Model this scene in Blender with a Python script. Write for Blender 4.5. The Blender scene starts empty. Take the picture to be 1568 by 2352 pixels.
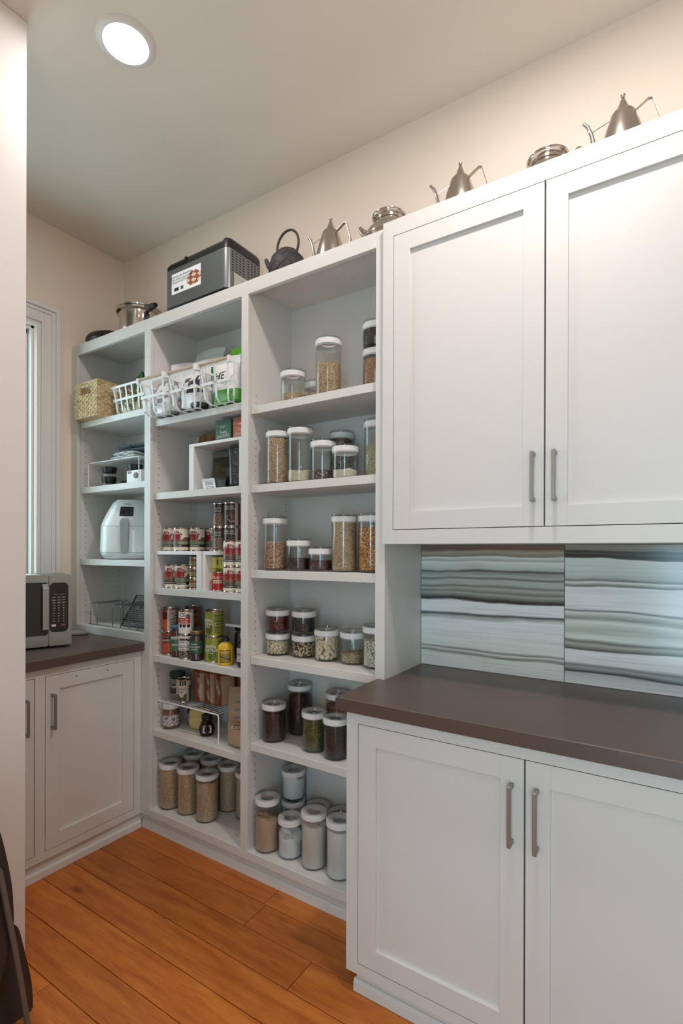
import bpy, bmesh, math, random
from mathutils import Matrix, Vector
PI = math.pi
sin, cos = math.sin, math.cos
S = bpy.context.scene
COL = S.collection
# ------------------------------------------------------------------ camera
yaw, pit, rol = [math.radians(a) for a in (32.7135, -.074, .1574)]
Fv = Vector((-sin(yaw)*cos(pit), cos(yaw)*cos(pit), sin(pit)))
Rv = Vector((cos(yaw), sin(yaw), 0)); Uv = Rv.cross(Fv)
R2 = Rv*cos(rol)+Uv*sin(rol); U2 = -Rv*sin(rol)+Uv*cos(rol)
cam = bpy.data.cameras.new('camera'); camo = bpy.data.objects.new('camera', cam); COL.objects.link(camo)
camo.matrix_world = Matrix(((R2.x, U2.x, -Fv.x, 2.8128), (R2.y, U2.y, -Fv.y, -1.9139), (R2.z, U2.z, -Fv.z, 1.3662), (0, 0, 0, 1)))
cam.sensor_fit = 'HORIZONTAL'; cam.sensor_width = 36; cam.lens = 27.045; cam.shift_y = (1265.918-1176)/1568; cam.clip_start = .02
S.camera = camo
# ------------------------------------------------------------------ world and view
w = bpy.data.worlds.new('world'); S.world = w; w.use_nodes = True
w.node_tree.nodes['Background'].inputs[0].default_value = (.72, .90, 1, 1)
w.node_tree.nodes['Background'].inputs[1].default_value = .35
S.view_settings.view_transform = 'Standard'; S.view_settings.look = 'None'
S.view_settings.exposure = 0.12; S.view_settings.gamma = 1; S.view_settings.use_curve_mapping = False
S.cycles.use_denoising = True; S.cycles.max_bounces = 12; S.cycles.diffuse_bounces = 6; S.cycles.transparent_max_bounces = 24
S.cycles.sample_clamp_indirect = 4; S.cycles.caustics_reflective = False; S.cycles.caustics_refractive = False
def area(name, loc, rot, sx, sy, power, color, shape='RECTANGLE', spread=PI):
    l = bpy.data.lights.new(name, 'AREA'); l.shape = shape; l.size = sx
    if shape in ('RECTANGLE', 'ELLIPSE'): l.size_y = sy
    l.energy = power; l.color = color; l.spread = spread
    o = bpy.data.objects.new(name, l); COL.objects.link(o); o.location = loc; o.rotation_euler = rot
    return o
WINDOW_W, DOOR_W, LAMP_W = 48, 37, 9.3
area('window_daylight', (-.32, -.80, 1.85), (0, -PI/2, 0), 2.1, 1.7, WINDOW_W, (.70, .95, 1))       # daylight outside window_1
area('doorway_daylight', (3.20, -3.45, 1.1), (PI/2, 0, 0), .9, 2.0, DOOR_W, (.50, .84, 1))        # daylight through the open doorway behind the camera
LAMPS = [(1.23, -.83), (2.55, -.83), (2.55, -1.95)]
LAMPC = (1, .915, .88)
# ------------------------------------------------------------------ materials
def lin(c):
    return tuple(((v/255)/12.92 if v/255 <= .04045 else ((v/255+.055)/1.055)**2.4) for v in c)
MATS = {}
def mat(name, rgb, rough=.5, metal=0, bump=0, bscale=200, var=0, vscale=5, coat=0, stretch=None, spec=.5):
    m = bpy.data.materials.new(name); m.use_nodes = True; nt = m.node_tree; b = nt.nodes['Principled BSDF']
    c = lin(rgb); b.inputs['Base Color'].default_value = (*c, 1); b.inputs['Roughness'].default_value = rough
    b.inputs['Metallic'].default_value = metal; b.inputs['Specular IOR Level'].default_value = spec
    if coat: b.inputs['Coat Weight'].default_value = coat
    if bump or var:
        tc = nt.nodes.new('ShaderNodeTexCoord'); mp = nt.nodes.new('ShaderNodeMapping'); nt.links.new(tc.outputs['Object'], mp.inputs[0])
        if stretch: mp.inputs['Scale'].default_value = stretch
    if bump:
        n = nt.nodes.new('ShaderNodeTexNoise'); n.inputs['Scale'].default_value = bscale; nt.links.new(mp.outputs[0], n.inputs[0])
        bp = nt.nodes.new('ShaderNodeBump'); bp.inputs['Strength'].default_value = bump; bp.inputs['Distance'].default_value = .002
        nt.links.new(n.outputs[0], bp.inputs['Height']); nt.links.new(bp.outputs[0], b.inputs['Normal'])
    if var:
        n = nt.nodes.new('ShaderNodeTexNoise'); n.inputs['Scale'].default_value = vscale; n.inputs['Detail'].default_value = 4; nt.links.new(mp.outputs[0], n.inputs[0])
        mx = nt.nodes.new('ShaderNodeMix'); mx.data_type = 'RGBA'; nt.links.new(n.outputs[0], mx.inputs[0])
        mx.inputs[6].default_value = (*[v*(1-var) for v in c], 1); mx.inputs[7].default_value = (*[min(1, v*(1+var)) for v in c], 1)
        nt.links.new(mx.outputs[2], b.inputs['Base Color'])
    MATS[name] = m; return m
def ramp(nt, stops):
    r = nt.nodes.new('ShaderNodeValToRGB'); e = r.color_ramp.elements
    while len(e) > 1: e.remove(e[-1])
    e[0].position = stops[0][0]; e[0].color = (*lin(stops[0][1]), 1)
    for p, c in stops[1:]:
        k = e.new(p); k.color = (*lin(c), 1)
    return r
M_WALL = mat('wall_paint', (236, 221, 206), .85, bump=.15, bscale=350)
M_CEIL = mat('ceiling_paint', (228, 220, 209), .9, bump=.15, bscale=300)
M_CAB = mat('cabinet_paint', (214, 211, 207), .42, bump=.03, bscale=400)
M_TRIM = mat('trim_paint', (228, 224, 222), .4)
M_DARK = mat('dark_gap', (40, 38, 36), .9)
M_COUNTER = mat('brown_quartz', (88, 72, 65), .33, bump=.05, bscale=500, var=.10, vscale=260)
M_NICKEL = mat('brushed_nickel', (160, 155, 150), .44, .9)
M_STEEL = mat('brushed_steel', (185, 178, 170), .24, 1, bump=.1, bscale=120, stretch=(1, 1, 12))
M_POL = mat('polished_steel', (205, 198, 190), .12, 1)
M_WHITE = mat('white_plastic', (226, 224, 224), .35)
M_WIRE = mat('white_wire', (228, 230, 230), .4)
M_BLACK = mat('black_plastic', (26, 27, 28), .38)
M_IRON = mat('cast_iron', (58, 54, 56), .6, bump=.4, bscale=300)
M_GREYM = mat('grey_metal', (132, 136, 140), .34, .75)
M_WOOD = mat('dowel_wood', (196, 170, 142), .55, bump=.2, bscale=60, var=.12, vscale=20, stretch=(.2, 4, 4))
M_INK = mat('dark_ink', (38, 34, 34), .6)
M_INKW = mat('white_ink', (236, 232, 222), .6)
def mat_glass(name, tint, fac=1.0, rough=.02):
    m = bpy.data.materials.new(name); m.use_nodes = True; nt = m.node_tree; nt.nodes.clear()
    o = nt.nodes.new('ShaderNodeOutputMaterial'); t = nt.nodes.new('ShaderNodeBsdfTransparent'); g = nt.nodes.new('ShaderNodeBsdfGlossy')
    lw = nt.nodes.new('ShaderNodeLayerWeight'); f = nt.nodes.new('ShaderNodeMath'); f.operation = 'POWER'; f.inputs[1].default_value = 4; nt.links.new(lw.outputs['Facing'], f.inputs[0]); mx = nt.nodes.new('ShaderNodeMixShader')
    mu = nt.nodes.new('ShaderNodeMath'); mu.operation = 'MULTIPLY_ADD'; mu.inputs[1].default_value = .55*fac; mu.inputs[2].default_value = .045*fac; mu.use_clamp = True
    t.inputs[0].default_value = (*tint, 1); g.inputs['Roughness'].default_value = rough
    nt.links.new(f.outputs[0], mu.inputs[0]); nt.links.new(mu.outputs[0], mx.inputs[0]); nt.links.new(t.outputs[0], mx.inputs[1]); nt.links.new(g.outputs[0], mx.inputs[2]); nt.links.new(mx.outputs[0], o.inputs[0])
    return m
M_GLASS = mat_glass('jar_glass', (.955, .97, .967), 1.0)
M_PANE = mat_glass('window_glass', (.97, .98, .98), 1)
M_CAPG = mat_glass('lid_clear', (.84, .845, .845), 1.2, .05)
M_CLEARP = mat_glass('clear_film', (.86, .86, .85), 2.0, .12)
def mat_emit(name, rgb, s):
    m = bpy.data.materials.new(name); m.use_nodes = True; nt = m.node_tree; nt.nodes.clear()
    o = nt.nodes.new('ShaderNodeOutputMaterial'); e = nt.nodes.new('ShaderNodeEmission'); e.inputs[0].default_value = (*rgb, 1); e.inputs[1].default_value = s
    nt.links.new(e.outputs[0], o.inputs[0]); return m
M_LENS = mat_emit('lamp_lens', (1, .95, .92), 27)
def mat_attr(name, rough, metal=0, bump=0, bscale=60):
    m = bpy.data.materials.new(name); m.use_nodes = True; nt = m.node_tree; b = nt.nodes['Principled BSDF']
    a = nt.nodes.new('ShaderNodeAttribute'); a.attribute_name = 'Col'; nt.links.new(a.outputs['Color'], b.inputs['Base Color'])
    b.inputs['Roughness'].default_value = rough; b.inputs['Metallic'].default_value = metal
    if bump:
        tc = nt.nodes.new('ShaderNodeTexCoord'); n = nt.nodes.new('ShaderNodeTexNoise'); n.inputs['Scale'].default_value = bscale; nt.links.new(tc.outputs['Object'], n.inputs[0])
        bp = nt.nodes.new('ShaderNodeBump'); bp.inputs['Strength'].default_value = bump; bp.inputs['Distance'].default_value = .004
        nt.links.new(n.outputs[0], bp.inputs['Height']); nt.links.new(bp.outputs[0], b.inputs['Normal'])
    return m
M_PRINT = mat_attr('printed_paper', .42)
M_FOIL = mat_attr('printed_film', .28, 0, .55, 28)
def mat_grain(name, stops, scale, bump=.8, rough=.7):
    m = bpy.data.materials.new(name); m.use_nodes = True; nt = m.node_tree; b = nt.nodes['Principled BSDF']; b.inputs['Roughness'].default_value = rough
    tc = nt.nodes.new('ShaderNodeTexCoord'); v = nt.nodes.new('ShaderNodeTexVoronoi'); v.inputs['Scale'].default_value = scale; nt.links.new(tc.outputs['Object'], v.inputs[0])
    sp = nt.nodes.new('ShaderNodeSeparateColor'); nt.links.new(v.outputs['Color'], sp.inputs[0])
    r = ramp(nt, stops); nt.links.new(sp.outputs[0], r.inputs[0])
    # each grain takes one random tone from the ramp
    nt.links.new(r.outputs[0], b.inputs['Base Color'])
    bp = nt.nodes.new('ShaderNodeBump'); bp.inputs['Strength'].default_value = bump; bp.inputs['Distance'].default_value = .003; bp.invert = True
    nt.links.new(v.outputs['Distance'], bp.inputs['Height']); nt.links.new(bp.outputs[0], b.inputs['Normal'])
    return m
G = {
 'seed_tan': mat_grain('tan_seed', [(0, (110, 78, 50)), (.35, (196, 160, 118)), (.7, (226, 196, 158)), (1, (150, 112, 76))], 420),
 'seed_brown': mat_grain('brown_seed', [(0, (112, 70, 46)), (.4, (178, 126, 90)), (.8, (208, 160, 122)), (1, (140, 92, 62))], 380),
 'rice': mat_grain('white_rice', [(0, (214, 200, 172)), (1, (240, 230, 206))], 380),
 'green': mat_grain('green_grain', [(0, (128, 124, 92)), (.5, (176, 170, 132)), (1, (200, 194, 156))], 380),
 'mung': mat_grain('mung', [(0, (48, 44, 20)), (.5, (88, 84, 38)), (1, (124, 118, 62))], 300),
 'black': mat_grain('black_grain', [(0, (24, 22, 24)), (.8, (44, 40, 40)), (1, (86, 78, 70))], 330),
 'dkred': mat_grain('dark_red_grain', [(0, (26, 14, 14)), (.6, (48, 27, 25)), (1, (88, 56, 50))], 260),
 'dkgrain': mat_grain('dark_speckle', [(0, (30, 25, 24)), (.5, (70, 58, 50)), (.85, (120, 104, 88)), (1, (200, 184, 160))], 170),
 'brown_grain': mat_grain('reddish_grain', [(0, (120, 70, 44)), (1, (170, 106, 72))], 330),
 'lentil': mat_grain('lentil', [(0, (120, 98, 70)), (.5, (168, 142, 108)), (1, (206, 184, 150))], 240),
 'oat': mat_grain('pale_oats', [(0, (168, 132, 102)), (.5, (206, 172, 140)), (1, (230, 202, 174))], 400, .6),
 'sugar': mat_grain('brown_sugar', [(0, (200, 164, 138)), (1, (216, 184, 160))], 700, .3),
 'flour': mat_grain('flour', [(0, (222, 210, 202)), (1, (232, 222, 214))], 500, .15),
 'flourw': mat_grain('white_flour', [(0, (232, 230, 230)), (1, (240, 238, 238))], 500, .15),
}
def mat_floor():
    m = bpy.data.materials.new('oak_plank'); m.use_nodes = True; nt = m.node_tree; b = nt.nodes['Principled BSDF']; L = nt.links.new
    tc = nt.nodes.new('ShaderNodeTexCoord'); oi = nt.nodes.new('ShaderNodeObjectInfo')
    add = nt.nodes.new('ShaderNodeVectorMath'); add.operation = 'ADD'; mul = nt.nodes.new('ShaderNodeVectorMath'); mul.operation = 'SCALE'; mul.inputs['Scale'].default_value = 37
    cmb = nt.nodes.new('ShaderNodeCombineXYZ'); L(oi.outputs['Random'], cmb.inputs[0]); L(oi.outputs['Random'], cmb.inputs[1]); L(cmb.outputs[0], mul.inputs[0])
    L(tc.outputs['Object'], add.inputs[0]); L(mul.outputs[0], add.inputs[1])
    mp = nt.nodes.new('ShaderNodeMapping'); mp.inputs['Scale'].default_value = (1.6, 14, 14); L(add.outputs[0], mp.inputs[0])
    n1 = nt.nodes.new('ShaderNodeTexNoise'); n1.inputs['Scale'].default_value = 2.2; n1.inputs['Detail'].default_value = 7; n1.inputs['Distortion'].default_value = .35; L(mp.outputs[0], n1.inputs[0])
    mp2 = nt.nodes.new('ShaderNodeMapping'); mp2.inputs['Scale'].default_value = (8, 160, 160); L(add.outputs[0], mp2.inputs[0])
    n2 = nt.nodes.new('ShaderNodeTexNoise'); n2.inputs['Scale'].default_value = 2; n2.inputs['Detail'].default_value = 3; L(mp2.outputs[0], n2.inputs[0])
    r = ramp(nt, [(.22, (160, 84, 26)), (.42, (192, 106, 37)), (.58, (206, 120, 45)), (.8, (218, 136, 58))]); L(n1.outputs[0], r.inputs[0])
    mx = nt.nodes.new('ShaderNodeMix'); mx.data_type = 'RGBA'; mx.blend_type = 'MULTIPLY'; mx.inputs[0].default_value = .45; L(r.outputs[0], mx.inputs[6])
    r2 = ramp(nt, [(.35, (200, 184, 168)), (.6, (255, 255, 255))]); L(n2.outputs[0], r2.inputs[0]); L(r2.outputs[0], mx.inputs[7])
    # knots
    mp3 = nt.nodes.new('ShaderNodeMapping'); mp3.inputs['Scale'].default_value = (1.5, 3.2, 1); L(add.outputs[0], mp3.inputs[0])
    vo = nt.nodes.new('ShaderNodeTexVoronoi'); vo.inputs['Scale'].default_value = 1.3; L(mp3.outputs[0], vo.inputs[0])
    r3 = ramp(nt, [(.0, (70, 42, 22)), (.035, (120, 84, 58)), (.11, (255, 255, 255))]); L(vo.outputs['Distance'], r3.inputs[0])
    m2 = nt.nodes.new('ShaderNodeMix'); m2.data_type = 'RGBA'; m2.blend_type = 'MULTIPLY'; m2.inputs[0].default_value = .8; L(mx.outputs[2], m2.inputs[6]); L(r3.outputs[0], m2.inputs[7])
    hs = nt.nodes.new('ShaderNodeHueSaturation'); L(m2.outputs[2], hs.inputs['Color'])
    ma = nt.nodes.new('ShaderNodeMapRange'); ma.inputs[3].default_value = .72; ma.inputs[4].default_value = 1.12; L(oi.outputs['Random'], ma.inputs[0]); L(ma.outputs[0], hs.inputs['Value'])
    L(hs.outputs[0], b.inputs['Base Color']); b.inputs['Roughness'].default_value = .42
    bp = nt.nodes.new('ShaderNodeBump'); bp.inputs['Strength'].default_value = .15; bp.inputs['Distance'].default_value = .002; L(n2.outputs[0], bp.inputs['Height']); L(bp.outputs[0], b.inputs['Normal'])
    return m
M_OAK = mat_floor()
def mat_marble(name, stops, slope, seed):
    m = bpy.data.materials.new(name); m.use_nodes = True; nt = m.node_tree; b = nt.nodes['Principled BSDF']; L = nt.links.new
    tc = nt.nodes.new('ShaderNodeTexCoord'); sx = nt.nodes.new('ShaderNodeSeparateXYZ'); L(tc.outputs['Generated'], sx.inputs[0])
    mp = nt.nodes.new('ShaderNodeMapping'); mp.inputs['Location'].default_value = (seed, 0, 0); mp.inputs['Scale'].default_value = (1.3, 1, 3.2); L(tc.outputs['Generated'], mp.inputs[0])
    n = nt.nodes.new('ShaderNodeTexNoise'); n.inputs['Scale'].default_value = 1.3; n.inputs['Detail'].default_value = 3; n.inputs['Roughness'].default_value = .45; L(mp.outputs[0], n.inputs[0])
    def mth(op, a, bb):
        k = nt.nodes.new('ShaderNodeMath'); k.operation = op
        for i, v in enumerate((a, bb)):
            if isinstance(v, (int, float)): k.inputs[i].default_value = v
            else: L(v, k.inputs[i])
        return k.outputs[0]
    d = mth('MULTIPLY', mth('SUBTRACT', n.outputs[0], .5), .085)
    v = mth('ADD', mth('SUBTRACT', 1, sx.outputs[2]), d)          # 0 at the top edge, 1 at the bottom
    v = mth('ADD', v, mth('MULTIPLY', sx.outputs[0], slope))
    mp2 = nt.nodes.new('ShaderNodeMapping'); mp2.inputs['Location'].default_value = (seed*3, 0, 0); mp2.inputs['Scale'].default_value = (2.2, 1, 60); L(tc.outputs['Generated'], mp2.inputs[0])
    n2 = nt.nodes.new('ShaderNodeTexNoise'); n2.inputs['Scale'].default_value = 1; n2.inputs['Detail'].default_value = 5; n2.inputs['Distortion'].default_value = .6; L(mp2.outputs[0], n2.inputs[0])
    v = mth('ADD', v, mth('MULTIPLY', mth('SUBTRACT', n2.outputs[0], .5), .012))
    r = ramp(nt, stops); L(v, r.inputs[0])
    r2 = ramp(nt, [(.3, (150, 152, 148)), (.5, (235, 235, 235)), (.7, (255, 255, 255))]); L(n2.outputs[0], r2.inputs[0])
    mx = nt.nodes.new('ShaderNodeMix'); mx.data_type = 'RGBA'; mx.blend_type = 'MULTIPLY'; mx.inputs[0].default_value = .30; L(r.outputs[0], mx.inputs[6]); L(r2.outputs[0], mx.inputs[7])
    L(mx.outputs[2], b.inputs['Base Color']); b.inputs['Roughness'].default_value = .16
    return m
W1, W2, GY, DK = (238, 242, 235), (246, 246, 246), (184, 190, 184), (62, 64, 62)
M_MARB_A = mat_marble('marble_a', [(0, (140, 122, 108)), (.035, (120, 96, 84)), (.06, (186, 176, 160)), (.09, (150, 142, 128)), (.10, W1), (.125, GY), (.135, W1), (.19, (196, 202, 196)), (.205, DK), (.215, (150, 156, 150)), (.25, GY), (.27, (110, 112, 108)), (.285, (186, 190, 182)), (.32, GY), (.34, (124, 128, 122)), (.36, (182, 186, 178)), (.385, (128, 130, 124)), (.40, (172, 176, 168)), (.435, (50, 52, 52)), (.447, (70, 72, 70)), (.455, W2), (.54, W2), (.556, (60, 62, 62)), (.575, (180, 186, 180)), (.60, W2), (.83, W1), (.85, (140, 142, 138)), (.862, W1), (.885, (138, 140, 136)), (.90, W1), (1, W2)], 0, 1.3)
M_MARB_B = mat_marble('marble_b', [(0, (176, 168, 156)), (.04, (150, 146, 138)), (.05, (58, 60, 60)), (.07, (96, 98, 94)), (.085, (52, 54, 54)), (.105, (78, 80, 78)), (.11, W1), (.23, (206, 212, 206)), (.25, (130, 134, 130)), (.262, W1), (.285, (118, 122, 118)), (.295, W2), (.45, W2), (.463, (104, 108, 104)), (.475, W1), (.52, (160, 166, 160)), (.55, W1), (.60, (196, 200, 190)), (.66, W1), (.68, (122, 124, 118)), (.70, (190, 192, 182)), (.735, (84, 86, 82)), (.745, W2), (.83, W2), (.85, (138, 142, 140)), (.87, (182, 186, 186)), (.90, (56, 58, 58)), (.912, (210, 212, 212)), (1, W2)], -.02, 4.1)
# ------------------------------------------------------------------ mesh helpers
class MB:
    def __init__(s): s.v = []; s.f = []; s.m = []; s.sm = []; s.mi = 0; s.smooth = False
    def add(s, vs, fs, smooth=None):
        o = len(s.v); s.v += [tuple(v) for v in vs]; s.f += [tuple(i+o for i in f) for f in fs]
        s.m += [s.mi]*len(fs); s.sm += [s.smooth if smooth is None else smooth]*len(fs); return s
    def box(s, x0, x1, y0, y1, z0, z1):
        v = [(x, y, z) for x in (x0, x1) for y in (y0, y1) for z in (z0, z1)]
        return s.add(v, [(0, 1, 3, 2), (4, 6, 7, 5), (0, 4, 5, 1), (2, 3, 7, 6), (0, 2, 6, 4), (1, 5, 7, 3)], False)
    def lathe(s, prof, c=(0, 0, 0), n=32, axis='z', a0=0, a1=2*PI, smooth=True):
        """prof: list of (r, h); closed ends when r == 0"""
        full = abs(a1-a0-2*PI) < 1e-6; k = n if full else n+1; vs = []; fs = []
        for r, h in prof:
            for i in range(k):
                a = a0+(a1-a0)*i/n; p = (r*cos(a), r*sin(a), h)
                if axis == 'y': p = (p[0], -p[2], p[1])
                if axis == 'x': p = (p[2], p[0], p[1])
                vs.append((p[0]+c[0], p[1]+c[1], p[2]+c[2]))
        for j in range(len(prof)-1):
            for i in range(n):
                i2 = (i+1) % k; a, b, d, e = j*k+i, j*k+i2, (j+1)*k+i2, (j+1)*k+i
                if prof[j][0] < 1e-7 and prof[j+1][0] < 1e-7: continue
                if prof[j][0] < 1e-7: fs.append((a, d, e))
                elif prof[j+1][0] < 1e-7: fs.append((a, b, e))
                else: fs.append((a, b, d, e))
        return s.add(vs, fs, smooth)
    def tube(s, pts, r, n=8, closed=False, flat=None, smooth=True):
        """round tube (or flat=(w,t) strip) along a polyline"""
        P = [Vector(p) for p in pts]; K = len(P); vs = []; fs = []; up = None
        for i, p in enumerate(P):
            if closed: t = (P[(i+1) % K]-P[i-1]).normalized()
            else: t = (P[min(i+1, K-1)]-P[max(i-1, 0)]).normalized()
            if up is None:
                up = Vector((0, 0, 1)) if abs(t.z) < .9 else Vector((1, 0, 0))
            a = t.cross(up).normalized(); up = a.cross(t).normalized()
            rr = r[i] if isinstance(r, (list, tuple)) else r
            for k in range(n):
                th = 2*PI*k/n+(PI/4 if n == 4 else 0)
                vs.append(p+a*cos(th)*rr+up*sin(th)*rr)
        m = K if closed else K-1
        for i in range(m):
            j = (i+1) % K
            for k in range(n): fs.append((i*n+k, i*n+(k+1) % n, j*n+(k+1) % n, j*n+k))
        if not closed: fs += [tuple(range(n))[::-1], tuple((K-1)*n+k for k in range(n))]
        return s.add(vs, fs, smooth and n > 4)
    def prism(s, poly, d0, d1, plane='xy', smooth=False):
        """poly extruded; plane names the two axes of poly, the third is the extrusion"""
        def P(a, b, d): return {'xy': (a, b, d), 'xz': (a, d, b), 'yz': (d, a, b)}[plane]
        n = len(poly); vs = [P(a, b, d0) for a, b in poly]+[P(a, b, d1) for a, b in poly]
        s.add(vs, [(i, (i+1) % n, n+(i+1) % n, n+i) for i in range(n)], smooth)
        o = len(s.v)-2*n
        s.f += [tuple(o+i for i in range(n))[::-1], tuple(o+n+i for i in range(n))]; s.m += [s.mi]*2; s.sm += [False]*2
        return s
    def mesh(s, name, mats, bevel=0):
        me = bpy.data.meshes.new(name); me.from_pydata(s.v, [], s.f)
        for m in (mats if isinstance(mats, (list, tuple)) else [mats]): me.materials.append(m)
        me.polygons.foreach_set('material_index', s.m); me.polygons.foreach_set('use_smooth', s.sm)
        bm = bmesh.new(); bm.from_mesh(me)
        if bevel:
            es = [e for e in bm.edges if len(e.link_faces) == 2 and e.calc_face_angle(0) > .8]
            bmesh.ops.bevel(bm, geom=es, offset=bevel, segments=2 if bevel > .002 else 1, affect='EDGES', clamp_overlap=True)
        bmesh.ops.recalc_face_normals(bm, faces=bm.faces); bm.to_mesh(me); bm.free(); me.update()
        if any(s.sm): me.set_sharp_from_angle(angle=math.radians(42))
        return me
    def build(s, name, mats, parent=None, bevel=0, **k):
        return link(name, s.mesh(name, mats, bevel), parent, **k)
def link(name, me, parent=None, loc=None, rz=None, label=None, cat=None, group=None, kind=None):
    o = bpy.data.objects.new(name, me); COL.objects.link(o)
    if parent: o.parent = parent
    if loc: o.location = loc
    if rz is not None: o.rotation_euler.z = rz
    return tag(o, label, cat, group, kind)
def tag(o, label=None, cat=None, group=None, kind=None):
    for k, v in (('label', label), ('category', cat), ('group', group), ('kind', kind)):
        if v: o[k] = v
    return o
def thing(name, loc, label, cat, group=None, rz=0):
    return link(name, None, None, loc, rz, label, cat, group)
def rrect(x0, x1, y0, y1, r, n=5):
    out = []
    for cx, cy, a in ((x1-r, y1-r, 0), (x0+r, y1-r, PI/2), (x0+r, y0+r, PI), (x1-r, y0+r, 3*PI/2)):
        out += [(cx+r*cos(a+PI/2*i/n), cy+r*sin(a+PI/2*i/n)) for i in range(n+1)]
    return out
TXT = {}
def text_polys(s, size):
    """letter shapes as (verts, faces), centred, cap height about 0.7*size"""
    if s not in TXT:
        c = bpy.data.curves.new('t', 'FONT'); c.body = s; c.align_x = 'CENTER'; c.align_y = 'CENTER'; c.size = 1; c.resolution_u = 2
        o = bpy.data.objects.new('t', c); COL.objects.link(o); bpy.context.view_layer.update()
        me = bpy.data.meshes.new_from_object(o); TXT[s] = ([tuple(v.co) for v in me.vertices], [tuple(p.vertices) for p in me.polygons])
        bpy.data.objects.remove(o); bpy.data.meshes.remove(me); bpy.data.curves.remove(c)
    v, f = TXT[s]; return [(a*size, b*size) for a, b, _ in v], f
def flat_text(mb, s, size, org, ux, uz, sx=1):
    """letters on the plane through org with directions ux (reading) and uz (up)"""
    v, f = text_polys(s, size); o = Vector(org); ux = Vector(ux); uz = Vector(uz)
    mb.add([o+ux*a*sx+uz*b for a, b in v], f, False)
def cyl_text(mb, s, size, r, a0, z, sx=1):
    """letters around a cylinder; angle 0 faces -Y, grows to +X"""
    v, f = text_polys(s, size)
    mb.add([(r*sin(a0+a*sx/r), -r*cos(a0+a*sx/r), z+b) for a, b in v], f, False)
def printed(name, surf, art, nu, nv, material, parent, skip=None, **k):
    vs = []; fs = []; cs = []
    for j in range(nv+1):
        for i in range(nu+1): vs.append(tuple(surf(i/nu, j/nv)))
    for j in range(nv):
        for i in range(nu):
            fs.append((j*(nu+1)+i, j*(nu+1)+i+1, (j+1)*(nu+1)+i+1, (j+1)*(nu+1)+i)); cs.append(lin(art((i+.5)/nu, (j+.5)/nv)))
    me = bpy.data.meshes.new(name); me.from_pydata(vs, [], fs); me.materials.append(material)
    at = me.attributes.new('Col', 'FLOAT_COLOR', 'CORNER'); flat = []
    for c in cs: flat += [c[0], c[1], c[2], 1]*4
    at.data.foreach_set('color', flat); me.polygons.foreach_set('use_smooth', [True]*len(fs)); me.update()
    return link(name, me, parent, **k)
# ================================================================== ROOM
ZC = 3.1135
XE, YF = 3.72, -2.75       # right wall, wall behind the camera
def structure(name, mb, m, bevel=0): return mb.build(name, m, None, bevel, kind='structure')
structure('ceiling', MB().box(-.15, XE+.1, YF-.1, .12, ZC, ZC+.1), M_CEIL)
wb = structure('wall_back', MB().box(-.15, XE+.1, 0, .12, 0, ZC), M_WALL)
WY0, WY1, WZ0, WZ1 = -1.255, -.515, 1.02, 2.545
structure('wall_left', MB().box(-.12, 0, WY1, 0, 0, ZC).box(-.12, 0, YF, WY0, 0, ZC).box(-.12, 0, WY0, WY1, 0, WZ0).box(-.12, 0, WY0, WY1, WZ1, ZC), M_WALL)
structure('wall_right', MB().box(XE, XE+.1, YF-.1, 0, 0, ZC), M_WALL)
structure('wall_front', MB().box(-.15, 2.62, YF-.1, YF, 0, ZC).box(3.66, XE, YF-.1, YF, 0, ZC).box(2.62, 3.66, YF-.1, YF, 2.2, ZC), M_WALL)
# white end of the partition at the left edge of the photograph
structure('wall_partition', MB().box(.88, 1.012, YF, -1.047, 0, ZC), M_TRIM, .002)
# window: casing, sash, pane
wn = MB().box(-.10, -.02, WY1-.012, WY1, WZ0, WZ1).box(-.10, -.02, WY0, WY0+.012, WZ0, WZ1).box(-.10, -.02, WY0, WY1, WZ1-.012, WZ1).box(-.10, -.02, WY0, WY1, WZ0, WZ0+.012)
win = structure('window_1', wn, M_TRIM)
cz = MB()
# casing: outer back band, flat, inner bead (mitred look by overlapping steps)
for (a, b, t) in ((0, .022, .030), (.0221, .040, .020), (.0401, .082, .015), (.0821, .094, .020), (.0941, .116, .010)):
    # a, b measured inward from the outer edge; the head runs between the legs
    yo, zo, yl = -.398, 2.662, -1.372
    cz.box(0, t, yo-b, yo-a, .92, zo-a)
    cz.box(0, t, yl+a, yl+b, .92, zo-a)
    cz.box(0, t, yl+b, yo-b, zo-b, zo-a)
cz.build('window_casing', M_TRIM, win, .0015)
sa = MB(); sy0, sy1, sz0, sz1 = WY0+.014, WY1-.014, WZ0+.014, WZ1-.014
sa.box(-.09, -.055, sy1-.018, sy1, sz0, sz1).box(-.09, -.055, sy0, sy0+.018, sz0, sz1).box(-.09, -.055, sy0, sy1, sz1-.022, sz1).box(-.09, -.055, sy0, sy1, sz0, sz0+.04)
sa.build('sash', M_TRIM, win, .002)
MB().box(-.075, -.071, sy0+.018, sy1-.018, sz0+.04, sz1-.022).build('pane', M_PANE, win)
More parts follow.
